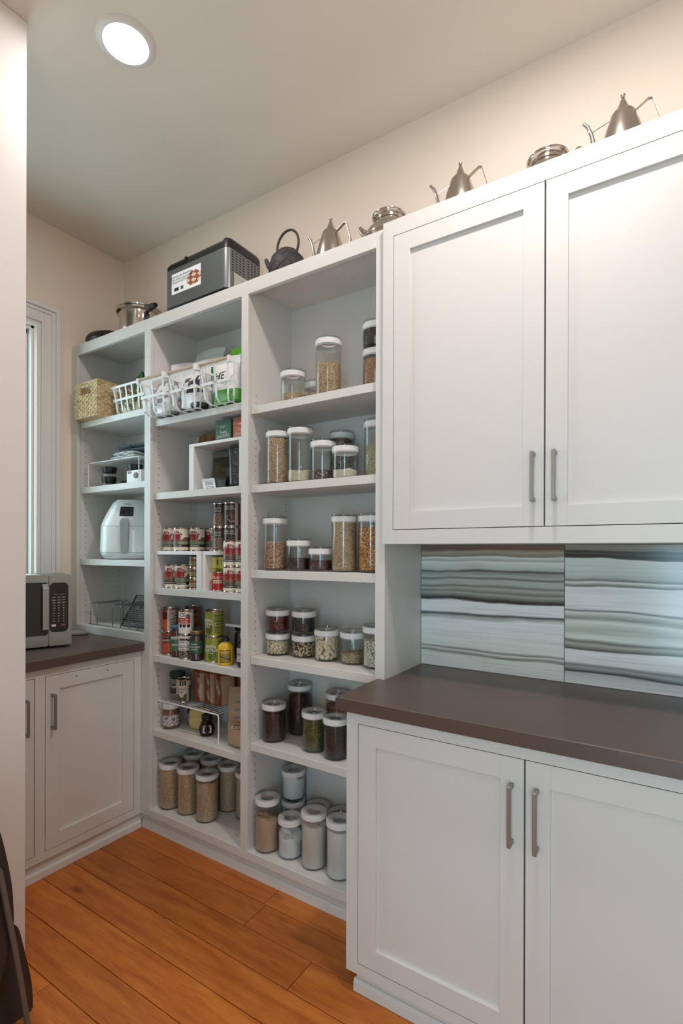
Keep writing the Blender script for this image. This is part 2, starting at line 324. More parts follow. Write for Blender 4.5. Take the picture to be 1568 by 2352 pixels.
# floor: sub-floor with oak planks laid along X
fl = structure('floor', MB().box(-.15, XE+.1, YF-1.2, .12, -.06, -.012), M_DARK)
rnd = random.Random(5)
seams = [-.405-.1285*k for k in range(-3, 26)]
butt = {0: [1.505], 1: [1.813], 2: [2.45], 3: [2.9], 4: [3.1], 5: [1.172]}
plank_meshes = {}
for k in range(len(seams)-1):
    y1, y0 = seams[k], seams[k+1]
    row = k-3
    bs = butt.get(row)
    if bs is None: bs = [rnd.uniform(.5, 1.6)]; bs.append(bs[0]+rnd.uniform(1.1, 1.8))
    if row in butt and len(bs) == 1: bs = bs + ([bs[0]+1.4] if bs[0] < 2.2 else [])
    xs = [-.12]+bs+[XE+.05]
    for a, b in zip(xs, xs[1:]):
        if b-a < .05: continue
        h = b-a; ww = y1-y0
        me = MB().box(-h/2+.001, h/2-.001, -ww/2+.001, ww/2-.001, -.012, 0).mesh('plank', M_OAK, .0016)
        link('plank', me, fl, ((a+b)/2, (y0+y1)/2, rnd.uniform(-.0003, 0)))
# backsplash tiles on the back wall
tx = [1.9705, 2.504, 3.106, XE-.002]
for i in range(3):
    me = MB().box(tx[i]+.001, tx[i+1]-.001, -.012, 0, .915, 1.3885).mesh('tile', [M_MARB_A, M_MARB_B, M_MARB_A][i], .0008)
    link('tile', me, wb)
# ceiling lights
for i, (x, y) in enumerate(LAMPS):
    lab = ['glowing round flush ceiling light over the left part of the pantry', 'round flush ceiling light over the wall cabinets', 'round flush ceiling light behind the camera'][i]
    if i: lab = lab
    t = thing('ceiling_light', (x, y, ZC), lab, 'ceiling light', 'round ceiling lights')
    MB().lathe([(.072, -.002), (.074, -.009), (.090, -.008), (.096, -.002), (.097, 0), (.072, 0)], n=48).build('trim_ring', M_TRIM, t)
    MB().lathe([(0, -.020), (.035, -.017), (.060, -.010), (.072, -.003), (.072, -.001), (0, -.001)], n=48).build('lens', M_LENS, t)
    a = area('ceiling_lamp', (0, 0, -.022), (0, 0, 0), .14, .14, LAMP_W*(.42, 1.55, .2)[i], LAMPC, 'DISK'); a.parent = t
# ================================================================== CABINETRY
YS, YI = -.3216, -.032
ST = [(0.0, .0559), (.641, .687), (1.2848, 1.3237), (1.9314, 1.9696)]     # stile / divider x ranges
ZT, ZRB = 2.494, 2.4375
unit = thing('shelving_unit', (0, 0, 0), 'tall white built-in shelving with three open bays along the back wall', 'shelving')
UB = .9145    # bay one stands on the counter
for i, (a, b) in enumerate(ST):
    z0 = UB if i == 0 else .0715
    a0 = a + (.002 if i == 0 else 0)
    MB().box(a0, b, YS+.019, -.002, z0, ZT-.019).build('divider', M_CAB, unit)
    fr = MB()
    zst = z0
    fr.box(a0, b, YS, YS+.0185, zst, ZT)
    fr.build('stile', M_CAB, unit, .0012)
for i in range(3):
    a, b = ST[i][1], ST[i+1][0]
    MB().box(a, b, YS, YS+.0185, ZRB, ZT).build('top_rail', M_CAB, unit, .001)
    zb = UB if i == 0 else .0715; zd = .9563 if i == 0 else .107
    MB().box(a, b, YS, YS+.0185, zb, zd).build('bottom_rail', M_CAB, unit, .001)
    MB().box(a, b, YS+.0185, YI, zd-.019, zd).build('deck', M_CAB, unit)
    MB().box(a, b, YI, -.014, zd-.019, ZT-.019).build('back_panel', M_CAB, unit)
MB().box(.002, 1.9696, YS+.0185, -.002, ZT-.019, ZT).build('top_board', M_CAB, unit)
SHELVES = [[2.070, 1.7095, 1.3150], [1.999, 1.643, 1.182, .854, .491], [1.970, 1.640, 1.282, .919, .555]]
for i, zz in enumerate(SHELVES):
    a, b = ST[i][1], ST[i+1][0]
    for z in zz:
        MB().box(a+.0012, b-.0012, -.303, YI-.001, z-.032, z).build('shelf', M_CAB, unit, .001)
MB().box(.6198, .6408, YS+.0002, YS+.0185, .0715, .8735).build('filler_strip', M_CAB, unit)
# shelf pin holes: tiny dark discs in two columns on the visible divider faces
for i in range(3):
    mb = MB(); x = ST[i][1]
    z = 1.02 if i == 0 else .20
    while z < 2.03:
        if all(abs(z-(s-.016)) > .017 for s in SHELVES[i]):
            for y in (-.272, -.068): mb.lathe([(0, x+.0004), (.0024, x+.0004), (.0024, x-.001)], (0, y, z), 8, 'x', smooth=False)
        z += .032
    mb.build('pin_holes', M_DARK, unit, kind='stuff')
# plinth and shoe moulding below bays two and three
MB().box(.60, 1.985, -.303, -.28, 0, .0715).build('plinth', M_CAB, unit)
MB().prism([(-.303, 0), (-.303, .036), (-.307, .036), (-.313, .026), (-.315, 0)], .62, 1.99, 'yz').build('shoe_moulding', M_CAB, unit)

def place(face):
    """maps local (u, out, z) to the world: 'S' faces -Y, 'E' faces +X"""
    return (lambda u, d, z, p: (u, p-d, z)) if face == 'S' else (lambda u, d, z, p: (p+d, u, z))
def fbox(mb, face, p, u0, u1, d0, d1, z0, z1):
    if face == 'S': mb.box(u0, u1, p-d1, p-d0, z0, z1)
    else: mb.box(p+d0, p+d1, u0, u1, z0, z1)
    return mb
def door(face, p, u0, u1, z0, z1, parent, hu=None, hz=None, st=.062, holes=()):
    g = .0022; u0 += g; u1 -= g; z0 += g; z1 -= g; s = st-g; mb = MB()
    fbox(mb, face, p, u0, u0+s, -.019, 0, z0, z1); fbox(mb, face, p, u1-s, u1, -.019, 0, z0, z1)
    fbox(mb, face, p, u0+s, u1-s, -.019, 0, z0, z0+s); fbox(mb, face, p, u0+s, u1-s, -.019, 0, z1-s, z1)
    d = mb.build('door', M_CAB, parent, .0007)
    fbox(MB(), face, p, u0+s-.004, u1-s+.004, -.017, -.0095, z0+s-.004, z1-s+.004).build('door_panel', M_CAB, d)
    if hu is not None:
        h = MB(); w = .0052
        fbox(h, face, p, hu-w, hu+w, .026, .034, hz[0], hz[1])
        for a in (hz[0], hz[1]-.011): fbox(h, face, p, hu-w, hu+w, 0.0002, .027, a, a+.011)
        h.build('handle', M_NICKEL, d, .0012)
    for (hu2, hz2) in holes:
        m = MB(); fbox(m, face, p, hu2-.003, hu2+.003, -.001, .0015, hz2-.003, hz2+.003); m.build('bumper', mat_grey, d)
    return d
mat_grey = mat('grey_rubber', (130, 122, 116), .6)
def cabinet(name, label, face, p, back, u0, u1, z0, z1, dz0, dz1, doors, front_rail=True):
    """doors: list of (u0,u1,handle_u,(hz0,hz1),holes)"""
    t = thing(name, (0, 0, 0), label, 'cabinet')
    depth = abs(p-back)
    mb = MB()
    fbox(mb, face, p, u0+.001, u0+.018, -depth, -.0195, z0, z1-.001); fbox(mb, face, p, u1-.018, u1-.001, -depth, -.0195, z0, z1-.001)
    fbox(mb, face, p, u0+.018, u1-.018, -depth, -.0195, z0, z0+.018); fbox(mb, face, p, u0+.018, u1-.018, -depth, -.0195, z1-.019, z1-.001)
    fbox(mb, face, p, u0+.018, u1-.018, -depth, -depth+.01, z0, z1-.001)
    mb.build('carcass', M_CAB, t)
    fr = MB()
    fbox(fr, face, p, u0, u1, -.0185, 0, dz1, z1); fbox(fr, face, p, u0, u1, -.0185, 0, z0, dz0)
    edges = [u0]
    ds = sorted(doors)
    spans = [(u0, ds[0][0])]+[(ds[i][1], ds[i+1][0]) for i in range(len(ds)-1)]+[(ds[-1][1], u1)]
    for a, b in spans:
        if b-a > .004: fbox(fr, face, p, a, b, -.0185, 0, dz0, dz1)
    fr.build('face_frame', M_CAB, t)
    for d in doors: door(face, p, d[0], d[1], dz0, dz1, t, d[2], d[3], holes=d[4] if len(d) > 4 else ())
    return t
YU = -.3413
cabinet('wall_cabinet', 'white wall cabinet with two panelled doors above the marble backsplash', 'S', YU, -.014, 1.971, 3.035, 1.389, 2.498, 1.437, 2.4435,
        [(2.010, 2.5026, 2.473, (1.511, 1.655)), (2.5026, 2.995, 2.532, (1.511, 1.655))])
cabinet('wall_cabinet', 'narrow white wall cabinet at the far right corner', 'S', YU, -.014, 3.036, XE-.002, 1.389, 2.498, 1.437, 2.4435,
        [(3.075, 3.680, 3.12, (1.511, 1.655))])
YB = -.565
bc = cabinet('base_cabinet', 'white base cabinet with two panelled doors under the long brown worktop', 'S', YB, -.014, 1.9676, 3.035, .068, .8735, .1008, .8363,
        [(2.0076, 2.5014, 2.470, (.615, .770)), (2.5014, 2.995, 2.532, (.615, .770))])
bc2 = cabinet('base_cabinet', 'narrow white base cabinet at the far right corner', 'S', YB, -.014, 3.036, XE-.002, .068, .8735, .1008, .8363,
        [(3.075, 3.680, 3.12, (.615, .770))])
def plinth_run(t, x0, x1):
    MB().box(x0, x1, -.541, -.52, 0, .068).build('plinth', M_CAB, t)
    MB().prism([(-.541, 0), (-.541, .036), (-.545, .036), (-.551, .026), (-.553, 0)], x0-.006, x1, 'yz').build('shoe_moulding', M_CAB, t)
plinth_run(bc, 1.992, 3.035); plinth_run(bc2, 3.042, XE-.002)
XL = .6194
lc = cabinet('base_cabinet', 'white base cabinet with bar handles under the microwave worktop', 'E', XL, .012, -1.60, YS-.0005, .0715, .8735, .1045, .8363,
        [(-.7818, -.360, -.755, (.612, .760), ((-.648, .812), (-.500, .812))), (-1.245, -.823, -.862, (.612, .760))])
MB().box(.585, .6045, -1.60, -.3035, 0, .0715).build('plinth', M_CAB, lc)
MB().prism([(.6045, 0), (.6045, .036), (.609, .036), (.617, .026), (.619, 0)], -1.6, -.316, 'xz').build('shoe_moulding', M_CAB, lc)
# worktops
MB().prism([(1.941, -.5915), (XE-.002, -.5915), (XE-.002, -.0125), (1.9702, -.0125), (1.9702, YS-.001), (1.941, YS-.001)], .874, .914).build('worktop', M_COUNTER, None, .002, label='long brown quartz worktop running right in front of the marble tiles', cat='worktop')
MB().prism([(.002, -1.60), (.6478, -1.60), (.6478, YS-.0006), (.638, YS-.0006), (.638, -.0125), (.002, -.0125)], .874, .914).build('worktop', M_COUNTER, None, .002, label='short brown quartz worktop under the microwave at the left', cat='worktop')
# ================================================================== JARS
RJ = .0525
JH = {'S': .100, 'M': .133, 'L': .166, 'X': .226}
body_me, band_me, cap_me = {}, {}, {}
for k, H in JH.items():
    zb = H-.030
    b = MB(); b.lathe([(0, .0005), (RJ-.009, .0), (RJ-.003, .003), (RJ-.001, .010), (RJ-.001, zb)], n=40)
    b.lathe([(RJ-.004, zb), (RJ-.004, .012), (RJ-.008, .007), (0, .006)], n=40)
    body_me[k] = b.mesh('glass_body', M_GLASS)
    # white band of the lid with an annular top
    b = MB(); b.lathe([(RJ-.005, zb-.004), (RJ-.001, zb), (RJ, zb+.001), (RJ, H-.010), (RJ-.002, H-.0085), (RJ-.010, H-.0085), (.030, H-.0115), (.027, H-.0125), (.027, H-.020), (RJ-.006, H-.024), (RJ-.005, zb-.004)], n=40)
    band_me[k] = b.mesh('lid', M_WHITE)
    b = MB(); b.lathe([(RJ-.001, H-.0085), (RJ, H-.006), (RJ-.001, H-.001), (RJ-.004, H), (RJ-.007, H-.001), (RJ-.009, H-.005), (.028, H-.007), (.026, H-.016), (0, H-.016)], n=40)
    cap_me[k] = b.mesh('lid_cap', M_CAPG)
def ico(sub):
    bm = bmesh.new(); bmesh.ops.create_icosphere(bm, subdivisions=sub, radius=1); v = [tuple(x.co) for x in bm.verts]; f = [tuple(x.index for x in p.verts) for p in bm.faces]; bm.free(); return v, f
ICO1, ICO2 = ico(1), ico(2)
def fill_mesh(kind, h, seed, tilt=0):
    """granular or powder filling: a body of revolution with an uneven top"""
    r = random.Random(seed); R = RJ-.0045; n = 40; vs = []; fs = []; z0 = .0065; h = z0+h
    rings = [(R-.004, z0), (R, z0+.005)]
    ph = r.uniform(0, 6)
    def top(a, q): return h+tilt*R*q*cos(a+ph)+.0022*sin(3*a+ph)*q+.0015*sin(7*a)*q+.004*(1-q)*(1 if r.random() < .97 else 0)
    for (rr, z) in rings: vs += [(rr*cos(2*PI*i/n), rr*sin(2*PI*i/n), z) for i in range(n)]
    for q in (1, .8, .55, .3): vs += [(R*q*cos(2*PI*i/n), R*q*sin(2*PI*i/n), top(2*PI*i/n, q)) for i in range(n)]
    for j in range(5):
        for i in range(n): fs.append((j*n+i, j*n+(i+1) % n, (j+1)*n+(i+1) % n, (j+1)*n+i))
    fs.append(tuple(5*n+i for i in range(n))); fs.append(tuple(range(n))[::-1])
    m = MB().add(vs, fs, True); return m
def bean_mesh(size, h, seed, big, cols):
    """whole beans packed against the glass and over the top, each a small ellipsoid"""
    r = random.Random(seed); R = RJ-.0048; m = MB(); z0 = .0065; (iv, jf) = ICO2 if big else ICO1
    m.mi = len(cols); core = fill_mesh('', h-size[2]*.8, seed)
    m.add([(x*.93, y*.93, z) for x, y, z in core.v], core.f, True)
    a, b, c = size; area_ = 4*a*b*.62
    nside = int(2*PI*R*h/area_); ntop = int(PI*R*R/area_*1.1)
    pts = []
    # jittered rows
    rows = max(1, round(h/(2*b*.80))); per = max(6, round(2*PI*R/(2*a*.80)))
    for j in range(rows):
        for i in range(per):
            th = 2*PI*(i+.5*(j % 2)+r.uniform(-.28, .28))/per; z = z0+b*.8+(h-b)*(j+.5+r.uniform(-.3, .3))/rows
            pts.append((th, R-c*.9, z, False))
    for k in range(ntop):
        th = r.uniform(0, 2*PI); q = math.sqrt(r.random())*(R-a); pts.append((th, q, z0+h-c*r.uniform(0, .9), True))
    for th, q, z, top in pts:
        rot = r.uniform(0, PI); sc = r.uniform(.88, 1.1); m.mi = r.randrange(len(cols))
        er, et, ez = Vector((cos(th), sin(th), 0)), Vector((-sin(th), cos(th), 0)), Vector((0, 0, 1))
        if top: e1, e2, e3 = er, et, ez
        else: e1, e2, e3 = et, ez, er
        A = (e1*cos(rot)+e2*sin(rot)); B = (e2*cos(rot)-e1*sin(rot)); p = er*q+ez*z
        tl = r.uniform(-.35, .35); C_ = (e3+A*tl).normalized()
        m.add([p+A*v[0]*a*sc+B*v[1]*b*sc+C_*v[2]*c*sc for v in iv], jf, True)
    return m
def bm_(name, rgb, rough=.45, var=.12): return mat(name, rgb, rough, var=var, vscale=90)
BEANS = {
 'chickpea': ((.0052, .0050, .0048), False, [bm_('chickpea', (196, 152, 122)), bm_('chickpea_dark', (166, 120, 94))], (120, 80, 58)),
 'dkbean': ((.0060, .0038, .0034), False, [bm_('dark_bean', (52, 26, 26), .3), bm_('dark_bean_b', (36, 20, 22), .3)], (26, 14, 14)),
 'redbean': ((.0058, .0040, .0034), False, [bm_('maroon_bean', (96, 44, 38), .35), bm_('maroon_bean_b', (74, 32, 30), .35)], (40, 20, 18)),
 'kidney': ((.0085, .0048, .0044), False, [bm_('kidney', (118, 30, 34), .28), bm_('kidney_b', (88, 22, 28), .28)], (48, 14, 16)),
 'popcorn': ((.0046, .0036, .0032), False, [bm_('popcorn', (206, 132, 54), .3), bm_('popcorn_b', (172, 98, 38), .3), bm_('popcorn_c', (226, 164, 88), .3)], (110, 60, 26)),
 'lima': ((.0130, .0085, .0050), True, [bm_('lima', (226, 206, 176)), bm_('lima_b', (212, 190, 160))], (120, 98, 78)),
 'white': ((.0086, .0056, .0040), False, [bm_('white_bean', (224, 208, 178)), bm_('white_bean_b', (206, 186, 154))], (112, 96, 76)),
 'navy': ((.0072, .0042, .0040), False, [bm_('cannellini', (224, 214, 198)), bm_('cannellini_b', (206, 194, 176))], (110, 98, 86)),
 'blackeye': ((.0068, .0046, .0042), False, [bm_('blackeye', (214, 186, 148)), bm_('blackeye_b', (196, 164, 126)), bm_('blackeye_c', (46, 30, 28))], (52, 38, 32)),
 'blackbean': ((.0058, .0040, .0036), False, [bm_('black_bean', (30, 28, 32), .3)], (18, 16, 18)),
}
jar_count = 0
def jar(x, y, z, size, content, h, label, group, tilt=0, stack_on=None):
    global jar_count; jar_count += 1
    t = thing('glass_jar', (x, y, z), label, 'jar', group, rz=jar_count*1.3)
    link('glass_body', body_me[size], t); link('lid', band_me[size], t); link('lid_cap', cap_me[size], t)
    if content in BEANS:
        sz, big, cols, core = BEANS[content]
        cm = MATS.get('core_'+content) or mat('core_'+content, core, .8)
        bean_mesh(sz, h, jar_count, big, cols).build('filling', cols+[cm], t, kind='stuff')
    else: fill_mesh(content, h, jar_count, tilt).build('filling', G[content], t, kind='stuff')
    return t
s1, s2, s3, s4, s5, dk = 1.970, 1.640, 1.282, .919, .555, .107
g = 'glass jars in the right shelf bay'
jar(1.500, -.243, s1, 'M', 'seed_tan', .030, 'short glass jar a third full of tan seeds, leftmost on the top right shelf', g)
jar(1.560, -.160, s1, 'S', 'sugar', .04, 'small glass jar mostly hidden behind the tall seed jar on the top right shelf', g)
jar(1.676, -.243, s1, 'X', 'seed_tan', .118, 'tall glass jar half full of tan seeds standing alone on the top right shelf', g)
jar(1.860, -.190, s1, 'L', 'seed_brown', .112, 'glass jar of brown seeds under a smaller jar on the top right shelf', g)
jar(1.860, -.190, s1+.1665, 'S', 'black', .062, 'small glass jar of black grain stacked topmost on the top right shelf', g)
jar(1.818, -.086, s1, 'L', 'seed_brown', .10, 'glass jar at the back behind the stacked pair on the top right shelf', g)
jar(1.428, -.249, s2, 'X', 'seed_tan', .182, 'tall glass jar full of tan seeds, leftmost on the second right shelf', g)
jar(1.540, -.246, s2, 'X', 'rice', .040, 'tall nearly empty glass jar with a little pale rice, second right shelf', g)
jar(1.640, -.226, s2, 'L', 'dkgrain', .036, 'medium glass jar with a layer of dark speckled seeds, second right shelf', g)
jar(1.640, -.090, s2, 'X', 'dkgrain', .18, 'tall glass jar of dark speckled seeds at the back of the second right shelf', g)
jar(1.752, -.236, s2, 'M', 'rice', .028, 'short glass jar with a thin layer of white rice, second right shelf', g)
jar(1.862, -.182, s2, 'X', 'green', .118, 'tall glass jar of greenish grain beside the cabinet, second right shelf', g)
jar(1.404, -.240, s3, 'X', 'chickpea', .112, 'tall glass jar two thirds full of chickpeas, third right shelf', g)
jar(1.517, -.222, s3, 'M', 'dkbean', .044, 'short glass jar with near-black beans beside the chickpeas', g)
jar(1.618, -.207, s3, 'S', 'redbean', .036, 'smallest glass jar with maroon beans on the third right shelf', g)
jar(1.728, -.205, s3, 'X', 'seed_tan', .190, 'tall glass jar filled to the lid with pale seeds, third right shelf', g)
jar(1.840, -.187, s3, 'X', 'popcorn', .166, 'tall glass jar of orange popcorn kernels beside the cabinet', g)
jar(1.387, -.200, s4, 'S', 'white', .056, 'small glass jar of flat white beans under the red bean jar', g)
jar(1.387, -.200, s4+.1005, 'S', 'kidney', .058, 'small glass jar of dark red kidney beans stacked topmost at left', g)
jar(1.509, -.176, s4, 'S', 'blackeye', .054, 'small glass jar of black-eyed peas under the black bean jar', g)
jar(1.509, -.176, s4+.1005, 'S', 'blackbean', .060, 'small glass jar of black beans stacked on the black-eyed peas', g)
jar(1.628, -.178, s4, 'M', 'lima', .096, 'glass jar full of large cream lima beans, fourth right shelf', g)
jar(1.748, -.170, s4, 'M', 'lentil', .036, 'glass jar a quarter full of brown lentils, fourth right shelf', g)
jar(1.862, -.186, s4, 'L', 'navy', .098, 'glass jar of long white beans beside the cabinet, fourth right shelf', g)
jar(1.423, -.092, s5, 'X', 'dkred', .160, 'tall glass jar of dark red grain at the back of the fifth right shelf', g)
jar(1.381, -.218, s5, 'L', 'dkred', .112, 'glass jar of dark reddish beans at the front left of the fifth right shelf', g)
jar(1.640, -.112, s5, 'X', 'brown_grain', .16, 'tall glass jar of orange-brown lentils behind the worktop corner', g)
jar(1.590, -.211, s5, 'L', 'mung', .128, 'glass jar full of green mung beans on the fifth right shelf', g)
jar(1.706, -.227, s5, 'L', 'black', .130, 'glass jar full of black grain next to the base cabinet', g)
jar(1.3785, -.256, dk, 'X', 'sugar', .126, 'tall glass jar half full of brown sugar, leftmost on the bottom right shelf', g, .25)
jar(1.489, -.238, dk, 'L', 'flourw', .076, 'shorter glass jar half full of white flour on the bottom right shelf', g, .35)
jar(1.612, -.242, dk, 'X', 'flour', .162, 'tall glass jar of off-white flour on the bottom right shelf', g, .12)
jar(1.732, -.240, dk, 'X', 'flourw', .176, 'tall glass jar full of white flour against the base cabinet', g)
jar(1.405, -.112, dk, 'L', 'flour', .12, 'glass jar under the flour jar at the back of the bottom right shelf', g)
jar(1.405, -.112, dk+.1665, 'M', 'flourw', .086, 'glass jar of white powder stacked at the back of the bottom right shelf', g, .3)
jar(1.527, -.096, dk, 'L', 'flour', .12, 'glass jar behind the off-white flour jar, left of two at the back', g)
jar(1.642, -.094, dk, 'L', 'flour', .12, 'glass jar behind the white flour jar, right of two at the back', g)
g = 'glass jars of pale grain in the middle shelf bay'
jar(.742, -.244, dk, 'X', 'oat', .190, 'tall glass jar full of pale grain, leftmost on the middle bay floor', g)
jar(.857, -.232, dk, 'X', 'oat', .186, 'tall glass jar full of pale grain, front centre of the middle bay floor', g)
jar(.986, -.230, dk, 'X', 'oat', .170, 'tall glass jar of pale grain, nearest the front on the middle bay floor', g, .15)
jar(.748, -.100, dk, 'X', 'oat', .186, 'tall glass jar in the back row of the middle bay floor, left', g)
jar(.872, -.098, dk, 'X', 'oat', .186, 'tall glass jar in the back row of the middle bay floor, second', g)
jar(1.000, -.104, dk, 'X', 'oat', .186, 'tall glass jar in the back row of the middle bay floor, third', g)
jar(1.122, -.112, dk, 'X', 'sugar', .186, 'tall glass jar half hidden by the post on the middle bay floor', g)
#PART2
# ================================================================== OBJECTS ON TOP OF THE CABINETS
def viewer(x, y): return math.atan2(2.81-x, 1.91+y)
T1, T2 = 2.4945, 2.4985
t = thing('covered_pan', (.158, -.180, T1), 'dark covered pan at the far left end on top of the shelving', 'pan')
MB().lathe([(0, 0), (.115, 0), (.128, .012), (.132, .030), (.128, .030), (.122, .010), (0, .008)], n=40).build('pan_body', M_BLACK, t)
MB().lathe([(.134, .0305), (.135, .040), (.122, .058), (.090, .074), (.045, .083), (0, .085), (0, .080), (.13, .0305)], n=40).build('pan_lid', mat('smoked_lid', (70, 58, 48), .18, .6), t)
MB().tube([(.035*cos(a), 0, .080+.022*sin(a)) for a in [PI*i/8 for i in range(9)]], .004).build('lid_handle', M_POL, t)
t = thing('stock_pot', (.392, -.170, T1), 'polished steel pot with a long dark handle on top of the shelving', 'pot')
MB().lathe([(0, 0), (.098, 0), (.105, .008), (.105, .130), (.118, .137), (.120, .147), (.114, .151), (.108, .141), (.100, .125), (.099, .010), (0, .008)], n=44).build('pot_body', M_POL, t)
MB().lathe([(.117, .1516), (.119, .158), (.100, .162), (0, .165), (0, .160), (.1, .152)], n=44).build('pot_lid', M_POL, t)
hb = MB(); hb.tube([(.112, -.02, .140), (.150, -.035, .137), (.205, -.055, .122)], [.013, .016, .011], 10); hb.tube([(-.112, 0, .130), (-.132, .0, .118), (-.128, .0, .09)], .010, 8)
hb.build('handle', M_BLACK, t)
# bread maker
t = thing('bread_maker', (.9845, -.198, T1), 'grey bread maker with a photo sticker standing on top of the shelving', 'bread maker')
bw, bd = .209, .1125
body = MB().prism(rrect(-bw, bw, -bd, bd, .028, 6), .018, .192, 'xy', True); body.build('housing', M_GREYM, t)
MB().prism(rrect(-bw+.008, bw-.008, -bd+.006, bd-.006, .026, 6), 0, .0175, 'xy', True).build('base', M_BLACK, t)
lid = MB(); secs = [(0, .1925), (0.001, .215), (.008, .230), (.020, .236)]
P = [rrect(-bw+o, bw-o, -bd+o, bd-o, .028, 6) for o, _ in secs]; n = len(P[0])
lid.add([(x, y, z+(.010 if abs(x-.02) > .16 else .0)*(j > 0)*(1 if x > 0 else -.4)) for j, (p, (o, z)) in enumerate(zip(P, secs)) for x, y in p], [(j*n+i, j*n+(i+1) % n, (j+1)*n+(i+1) % n, (j+1)*n+i) for j in range(3) for i in range(n)]+[tuple(3*n+i for i in range(n)), tuple(range(n))[::-1]], True)
lid.build('lid', M_BLACK, t)
MB().box(-.185, -.065, -bd-.0015, -bd+.02, .198, .212).box(-.065, -.055, -bd-.003, -bd+.02, .194, .226).build('lid_grip', mat('deep_black', (10, 10, 11), .3), t)
def stick(u, v):
    if v > .95 or v < .05 or u < .02: return (240, 240, 240)
    if u > .52 and .12 < v < .80:
        a = ((u-.76)/.24)**2+((v-.46)/.34)**2
        if a < 1: return (150, 84, 66) if (sin(u*31)+cos(v*25+u*9)) > -.2 else (214, 190, 170)
    if .52 < v < .62: return (190, 192, 196)
    if .12 < v < .30 and .10 < u < .26: return (44, 44, 46)
    if .14 < v < .30 and .32 < u < .42: return (88, 88, 90)
    return (238, 238, 238)
st = printed('sticker', lambda u, v: (-.157+.198*u, -bd-.0008, .072+.096*v), stick, 44, 24, M_PRINT, t)
tx = MB(); flat_text(tx, 'Automatic 2-lb. Breadmaker', .0135, (-.090, -bd-.0014, .152), (1, 0, 0), (0, 0, 1)); flat_text(tx, 'Various Healthy Cuisine Settings', .0115, (-.090, -bd-.0014, .139), (1, 0, 0), (0, 0, 1)); tx.build('lettering', M_INK, st)
vt = MB()
for j in range(8):
    for i in range(8):
        y = -.082+.0225*i+(.008 if i > 3 else 0); z = .182-.0118*j
        if y < .10: vt.box(bw-.001, bw+.0006, y-.0056, y+.0056, z-.0021, z+.0021)
vt.build('vent_slots', mat('vent_black', (16, 16, 17), .7), t, kind='stuff')
for y0, y1 in ((-.075, .008), (.014, .085)):
    pl = printed('rating_plate', lambda u, v, y0=y0, y1=y1: (bw+.0010, y0+(y1-y0)*u, .012+.082*v), lambda u, v: (168, 166, 160) if (int(v*22) % 3 == 0 and .1 < u < .9) or (abs(u-.5) < .03) else (206, 203, 196), 12, 26, M_PRINT, t)
# iron teapot
t = thing('iron_teapot', (1.432, -.195, T1), 'black cast iron teapot with a tall hoop handle on top of the shelving', 'teapot')
MB().lathe([(0, 0), (.055, 0), (.070, .012), (.080, .045), (.078, .085), (.066, .118), (.050, .134), (.046, .136), (.046, .139), (.040, .146), (.012, .152), (.012, .160), (0, .163)], n=36).build('pot', M_IRON, t)
rl = MB()
for s_ in (1, -1):
    for k in range(10):
        pts = []
        for i in range(13):
            z = .018+.100*i/12; r = .0805-.00*z if z < .05 else .0805-((z-.05)/.068)**2*.0145
            a = 2*PI*k/10+s_*i/12*1.6; pts.append((r*cos(a), r*sin(a), z))
        rl.tube(pts, .0013, 5)
rl.build('lattice_relief', M_IRON, t)
MB().tube([(-.066, -.012, .075), (-.088, -.018, .100), (-.103, -.022, .133)], [.016, .012, .008], 10).build('spout', M_IRON, t)
MB().tube([(.058*sin(a), 0, .172+.066*(-cos(a))) for a in [.75+(2*PI-1.5)*i/20 for i in range(21)]], .0052, 8).tube([(-.042, 0, .128), (-.046, 0, .136)], .008, 8).tube([(.042, 0, .128), (.046, 0, .136)], .008, 8).build('handle', M_IRON, t)
def cruet(x, y, z, label, s=1):
    t = thing('oil_cruet', (x, y, z), label, 'oil can', 'conical steel oil cruets on top of the cabinets'); K = lambda L: [tuple(s*q for q in p) for p in L]
    MB().lathe(K([(0, 0), (.058, 0), (.062, .004), (.060, .050), (.047, .105), (.038, .130), (.033, .148), (.027, .156), (.018, .160), (0, .160)]), n=36).build('body', M_STEEL, t)
    MB().lathe(K([(.0190, .1603), (.0175, .163), (.004, .199), (.003, .201), (.0065, .204), (.0065, .208), (0, .212)]), n=24).build('stopper', M_STEEL, t)
    MB().tube(K([(-.056, -.006, .022), (-.074, -.008, .070), (-.082, -.009, .118), (-.092, -.010, .146), (-.106, -.011, .163)]), [.009*s, .008*s, .006*s, .0052*s, .0045*s], 10).build('spout', M_POL, t)
    MB().tube(K([(-.083, -.009, .126), (-.036, -.003, .143)]), .0014, 6).build('brace', M_POL, t)
    h = MB(); pts = K([(.030, .0, .149), (.064, .002, .170), (.074, .002, .168), (.094, .003, .100), (.080, .002, .040), (.059, .001, .022)])
    for a, b in zip(pts, pts[1:]):
        A, B = Vector(a), Vector(b); d = (B-A).normalized(); n_ = Vector((0, 1, 0)); q = d.cross(n_)*.0009; e = n_*.006
        v = [A-q-e, A+q-e, A+q+e, A-q+e, B-q-e, B+q-e, B+q+e, B-q+e]
        h.add(v, [(0, 1, 2, 3), (4, 5, 6, 7), (0, 1, 5, 4), (1, 2, 6, 5), (2, 3, 7, 6), (3, 0, 4, 7)], False)
    h.build('handle', M_STEEL, t)
cruet(1.656, -.20, T1, 'conical steel oil cruet on the shelving, right of the iron teapot')
cruet(2.196, -.20, T2, 'conical steel oil cruet on the wall cabinet above its left door')
cruet(2.690, -.20, T2, 'conical steel oil cruet on the wall cabinet, rightmost of the three')
